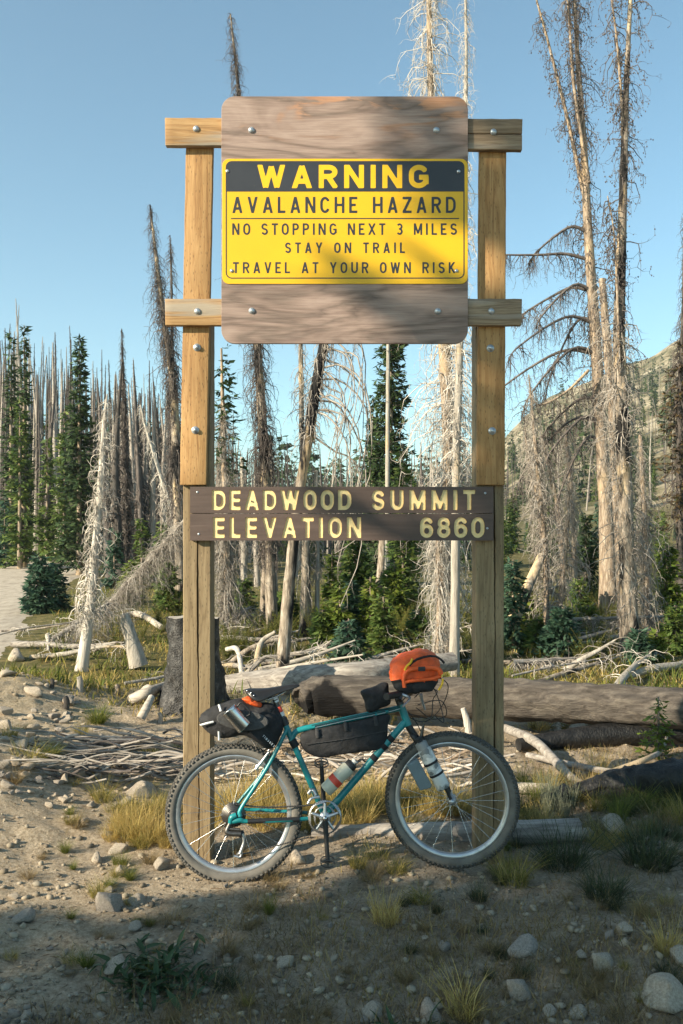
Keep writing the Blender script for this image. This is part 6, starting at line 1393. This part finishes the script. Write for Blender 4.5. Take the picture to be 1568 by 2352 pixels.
for k in range(70): tuft(rs.uniform(520, 1568), rs.uniform(1960, 2350), rs.uniform(18, 48), KF[k % 5], 'small wispy %s tuft in the shaded foreground' % KW[KF[k % 5]], 'wispy %s tufts of the shaded foreground' % KW[KF[k % 5]], rs.uniform(1.0, 2.0), k)
for k in range(64): tuft(rs.uniform(1150, 1568), rs.uniform(1790, 1960), rs.uniform(30, 70), KR[k % 5], '%s grass tuft among the deadwood at right' % KW[KR[k % 5]], '%s tufts among the deadwood at right' % KW[KR[k % 5]], rs.uniform(.9, 1.5), k)
for k in range(44): tuft(rs.uniform(20, 420), rs.uniform(1650, 2250), rs.uniform(20, 48), KL[k % 3], 'small %s tuft on the stony ground at left' % KW[KL[k % 3]], '%s tufts on the left bank' % KW[KL[k % 3]], rs.uniform(1.0, 1.7), k)
def meadow(name, n, y0, y1, a0, a1, h, mats, seed, label, width, thr=0.0, fade=0):
    rs = np.random.RandomState(seed); y = y0 * (y1 / y0) ** rs.rand(n); x = y * rs.uniform(a0, a1, n)
    keep = (-fade * sstep(-.5, -1.7, x) + vn(x * 1.1 + seed, y * 1.1) + .6 * vn(x * 3.3, y * 3.3 + seed) > thr + rs.normal(0, .12, n)) & ((x > np.vectorize(road_edge)(y) + .25)); x, y = x[keep], y[keep]
    g = Geo(); blades(g, np.stack([x, y, ground(x, y) - .01], -1), h, rs, .5, width, .7); return tag(g.build(name, M[mats]), label, 'grass', kind='stuff')
meadow('meadow_grass', 52000, 8.0, 26, -.5, .48, .12, 'grass_mix', 1, 'yellow green grass and herbs growing between the trees', .011, -.08)
meadow('meadow_grass', 30000, 8.2, 24, -.5, .48, .22, 'grass_green', 2, 'greener herbs between the young trees', .016, .05)
meadow('meadow_grass', 22000, 7.8, 20, -.5, .48, .14, 'straw', 3, 'dry straw patches between the trees', .012, .12)
meadow('near_grass', 64000, 2.4, 7.6, -.45, .42, .085, 'brown_grass', 4, 'short dry brown grass on the clearing floor', .004, -.02, .9)
meadow('near_grass', 16000, 2.6, 7.6, -.05, .42, .06, 'grass_mix', 5, 'short olive grass on the right of the clearing floor', .003, .12)
def herb_mesh(seed, h, nst, nl, mat, leafl, wide=.25, up=.6, spread=.25):
    rs = np.random.RandomState(seed); g = Geo(); st = Geo()
    for k in range(nst):
        a = rs.rand() * 6.28; hh = h * rs.uniform(.6, 1.1); top = np.array([math.cos(a) * spread * hh, math.sin(a) * spread * hh, hh]); path = np.array([[0, 0, 0], top * [.4, .4, .55], top]) + [rs.uniform(-.04, .04), rs.uniform(-.04, .04), 0]
        v, f = tubes(path[None], np.array([[.003, .0025, .001]]), 4); g.add(v, f)
        for j in range(nl):
            t = rs.uniform(.15, 1); b = path[0] * (1 - t) + path[2] * t; az_ = rs.rand() * 6.28; e = rs.uniform(-.1, up); d = np.array([math.cos(az_) * math.cos(e), math.sin(az_) * math.cos(e), math.sin(e)]); s = np.array([-math.sin(az_), math.cos(az_), 0]); l = leafl * rs.uniform(.6, 1.2) * (1.15 - .6 * t)
            m = b + d * l * .5; tip = b + d * l - [0, 0, l * .2]
            g.add([b, m + s * l * wide * .5, tip, m - s * l * wide * .5], np.array([[0, 1, 2, 3]]))
    me = g.mesh('herb'); me.materials.append(M[mat]); return me
HM = {'weed': [herb_mesh(i, .30, 5, 22, 'weed', .06) for i in range(3)], 'shrub': [herb_mesh(10 + i, .6, 22, 34, 'shrub', .05, .5, .8, .5) for i in range(2)], 'sage': [herb_mesh(20, .3, 14, 30, 'sage', .022, .4, 1.0, .35)]}
def herb(px, py, hpx, kind, label, group=None, k=0, name='leafy_plant', w=1):
    q = GP(px, py); s = hpx * q[1] / F / (.3 if kind != 'shrub' else .6); o = bpy.data.objects.new(name, HM[kind][k % len(HM[kind])]); C.objects.link(o); o.location = q - [0, 0, .01]; o.scale = (s * w, s * w, s); o.rotation_euler = (0, 0, k * 2.1); return tag(o, label, 'plant' if kind != 'shrub' else 'shrub', group)
for k in range(26): herb(rs.uniform(1160, 1568), rs.uniform(1668, 1700), rs.uniform(28, 50), 'weed', 'leafy weed standing before the brown log', 'weeds before the brown log', k)
for k in range(22): herb(rs.uniform(500, 900), rs.uniform(1630, 1700), rs.uniform(35, 65), 'weed', 'leafy weed standing behind the saddle and frame', 'weeds behind the saddle', k)
for k in range(80): herb(rs.uniform(60, 1568), rs.uniform(1470, 1600), rs.uniform(25, 50), 'weed', 'leafy herb on the meadow behind the logs', 'herbs of the meadow', k)
for k in range(135): herb(rs.uniform(480, 1400), rs.uniform(1390, 1530), rs.uniform(35, 85), 'shrub', 'low leafy shrub among the trunks in the middle distance', 'shrubs among the trunks', k, 'shrub')
for k in range(24): herb(rs.uniform(200, 440), rs.uniform(1390, 1500), rs.uniform(25, 60), 'shrub', 'low shrub on the meadow left of the left post', 'shrubs on the left meadow', k, 'shrub')
for k in range(16): herb(rs.uniform(1240, 1330), rs.uniform(1850, 1885), rs.uniform(55, 85), 'sage', 'silvery sage stem right of the front wheel', 'silvery sage by the burnt wood', k, w=.7)
def broad():
    q = GP(365, 2262); t = thing('leafy_clump', 'dark green clump of long broad leaves in the shaded left foreground', 'plant', q); rs = np.random.RandomState(3)
    def leaf_mesh():
        g = Geo(); s = np.linspace(0, 1, 6); w = np.array([.02, .16, .22, .2, .12, .0]) ; v = []
        for a, b in zip(s, w): z = .28 * a - .35 * a * a; v += [[-b * .5, a, z + .03 * b], [0, a, z - .02], [b * .5, a, z + .03 * b]]
        f = [[i * 3 + j, i * 3 + j + 1, i * 3 + j + 4, i * 3 + j + 3] for i in range(5) for j in (0, 1)]; m = g.add(v, np.array(f)).mesh('leaf', smooth=True); m.materials.append(M['broad']); return m
    lm = leaf_mesh()
    for k in range(170):
        px = 365 + rs.normal(0, 62); py = 2245 + rs.normal(0, 33); p = GP(min(max(px, 200), 520), min(max(py, 2170), 2330)); o = bpy.data.objects.new('leaf', lm); C.objects.link(o); o.parent = t; l = rs.uniform(.05, .12)
        o.location = p - q + [0, 0, .005]; o.scale = (l, l, l); o.rotation_euler = (rs.uniform(.1, .9), rs.uniform(-.3, .3), rs.uniform(0, 6.28))
    q2 = GP(930, 2375); t2 = thing('leafy_clump', 'small clump of long green leaves at the bottom edge', 'plant', q2)
    for k in range(16):
        o = bpy.data.objects.new('leaf', lm); C.objects.link(o); o.parent = t2; l = rs.uniform(.06, .12); o.location = (rs.normal(0, .07), rs.normal(0, .03), 0); o.scale = (l * .8, l, l); o.rotation_euler = (rs.uniform(.3, 1.2), rs.uniform(-.3, .3), rs.uniform(0, 6.28))
broad()

# ------------------------------------------------------------------ thin haze over the whole place
hz = bpy.data.materials.new('haze'); hz.use_nodes = True; nt = hz.node_tree; nt.nodes.remove(nt.nodes['Principled BSDF'])
pv = nt.nodes.new('ShaderNodeVolumePrincipled'); pv.inputs['Color'].default_value = (.80, .88, .95, 1); pv.inputs['Density'].default_value = .0004; pv.inputs['Anisotropy'].default_value = .2
nt.links.new(pv.outputs[0], nt.nodes['Material Output'].inputs['Volume'])
g = Geo(); box(g, -720, 720, -80, 830, -25, 165); tag(g.build('haze', hz), kind='stuff', label='thin pale haze in the air over the valley', cat='haze')
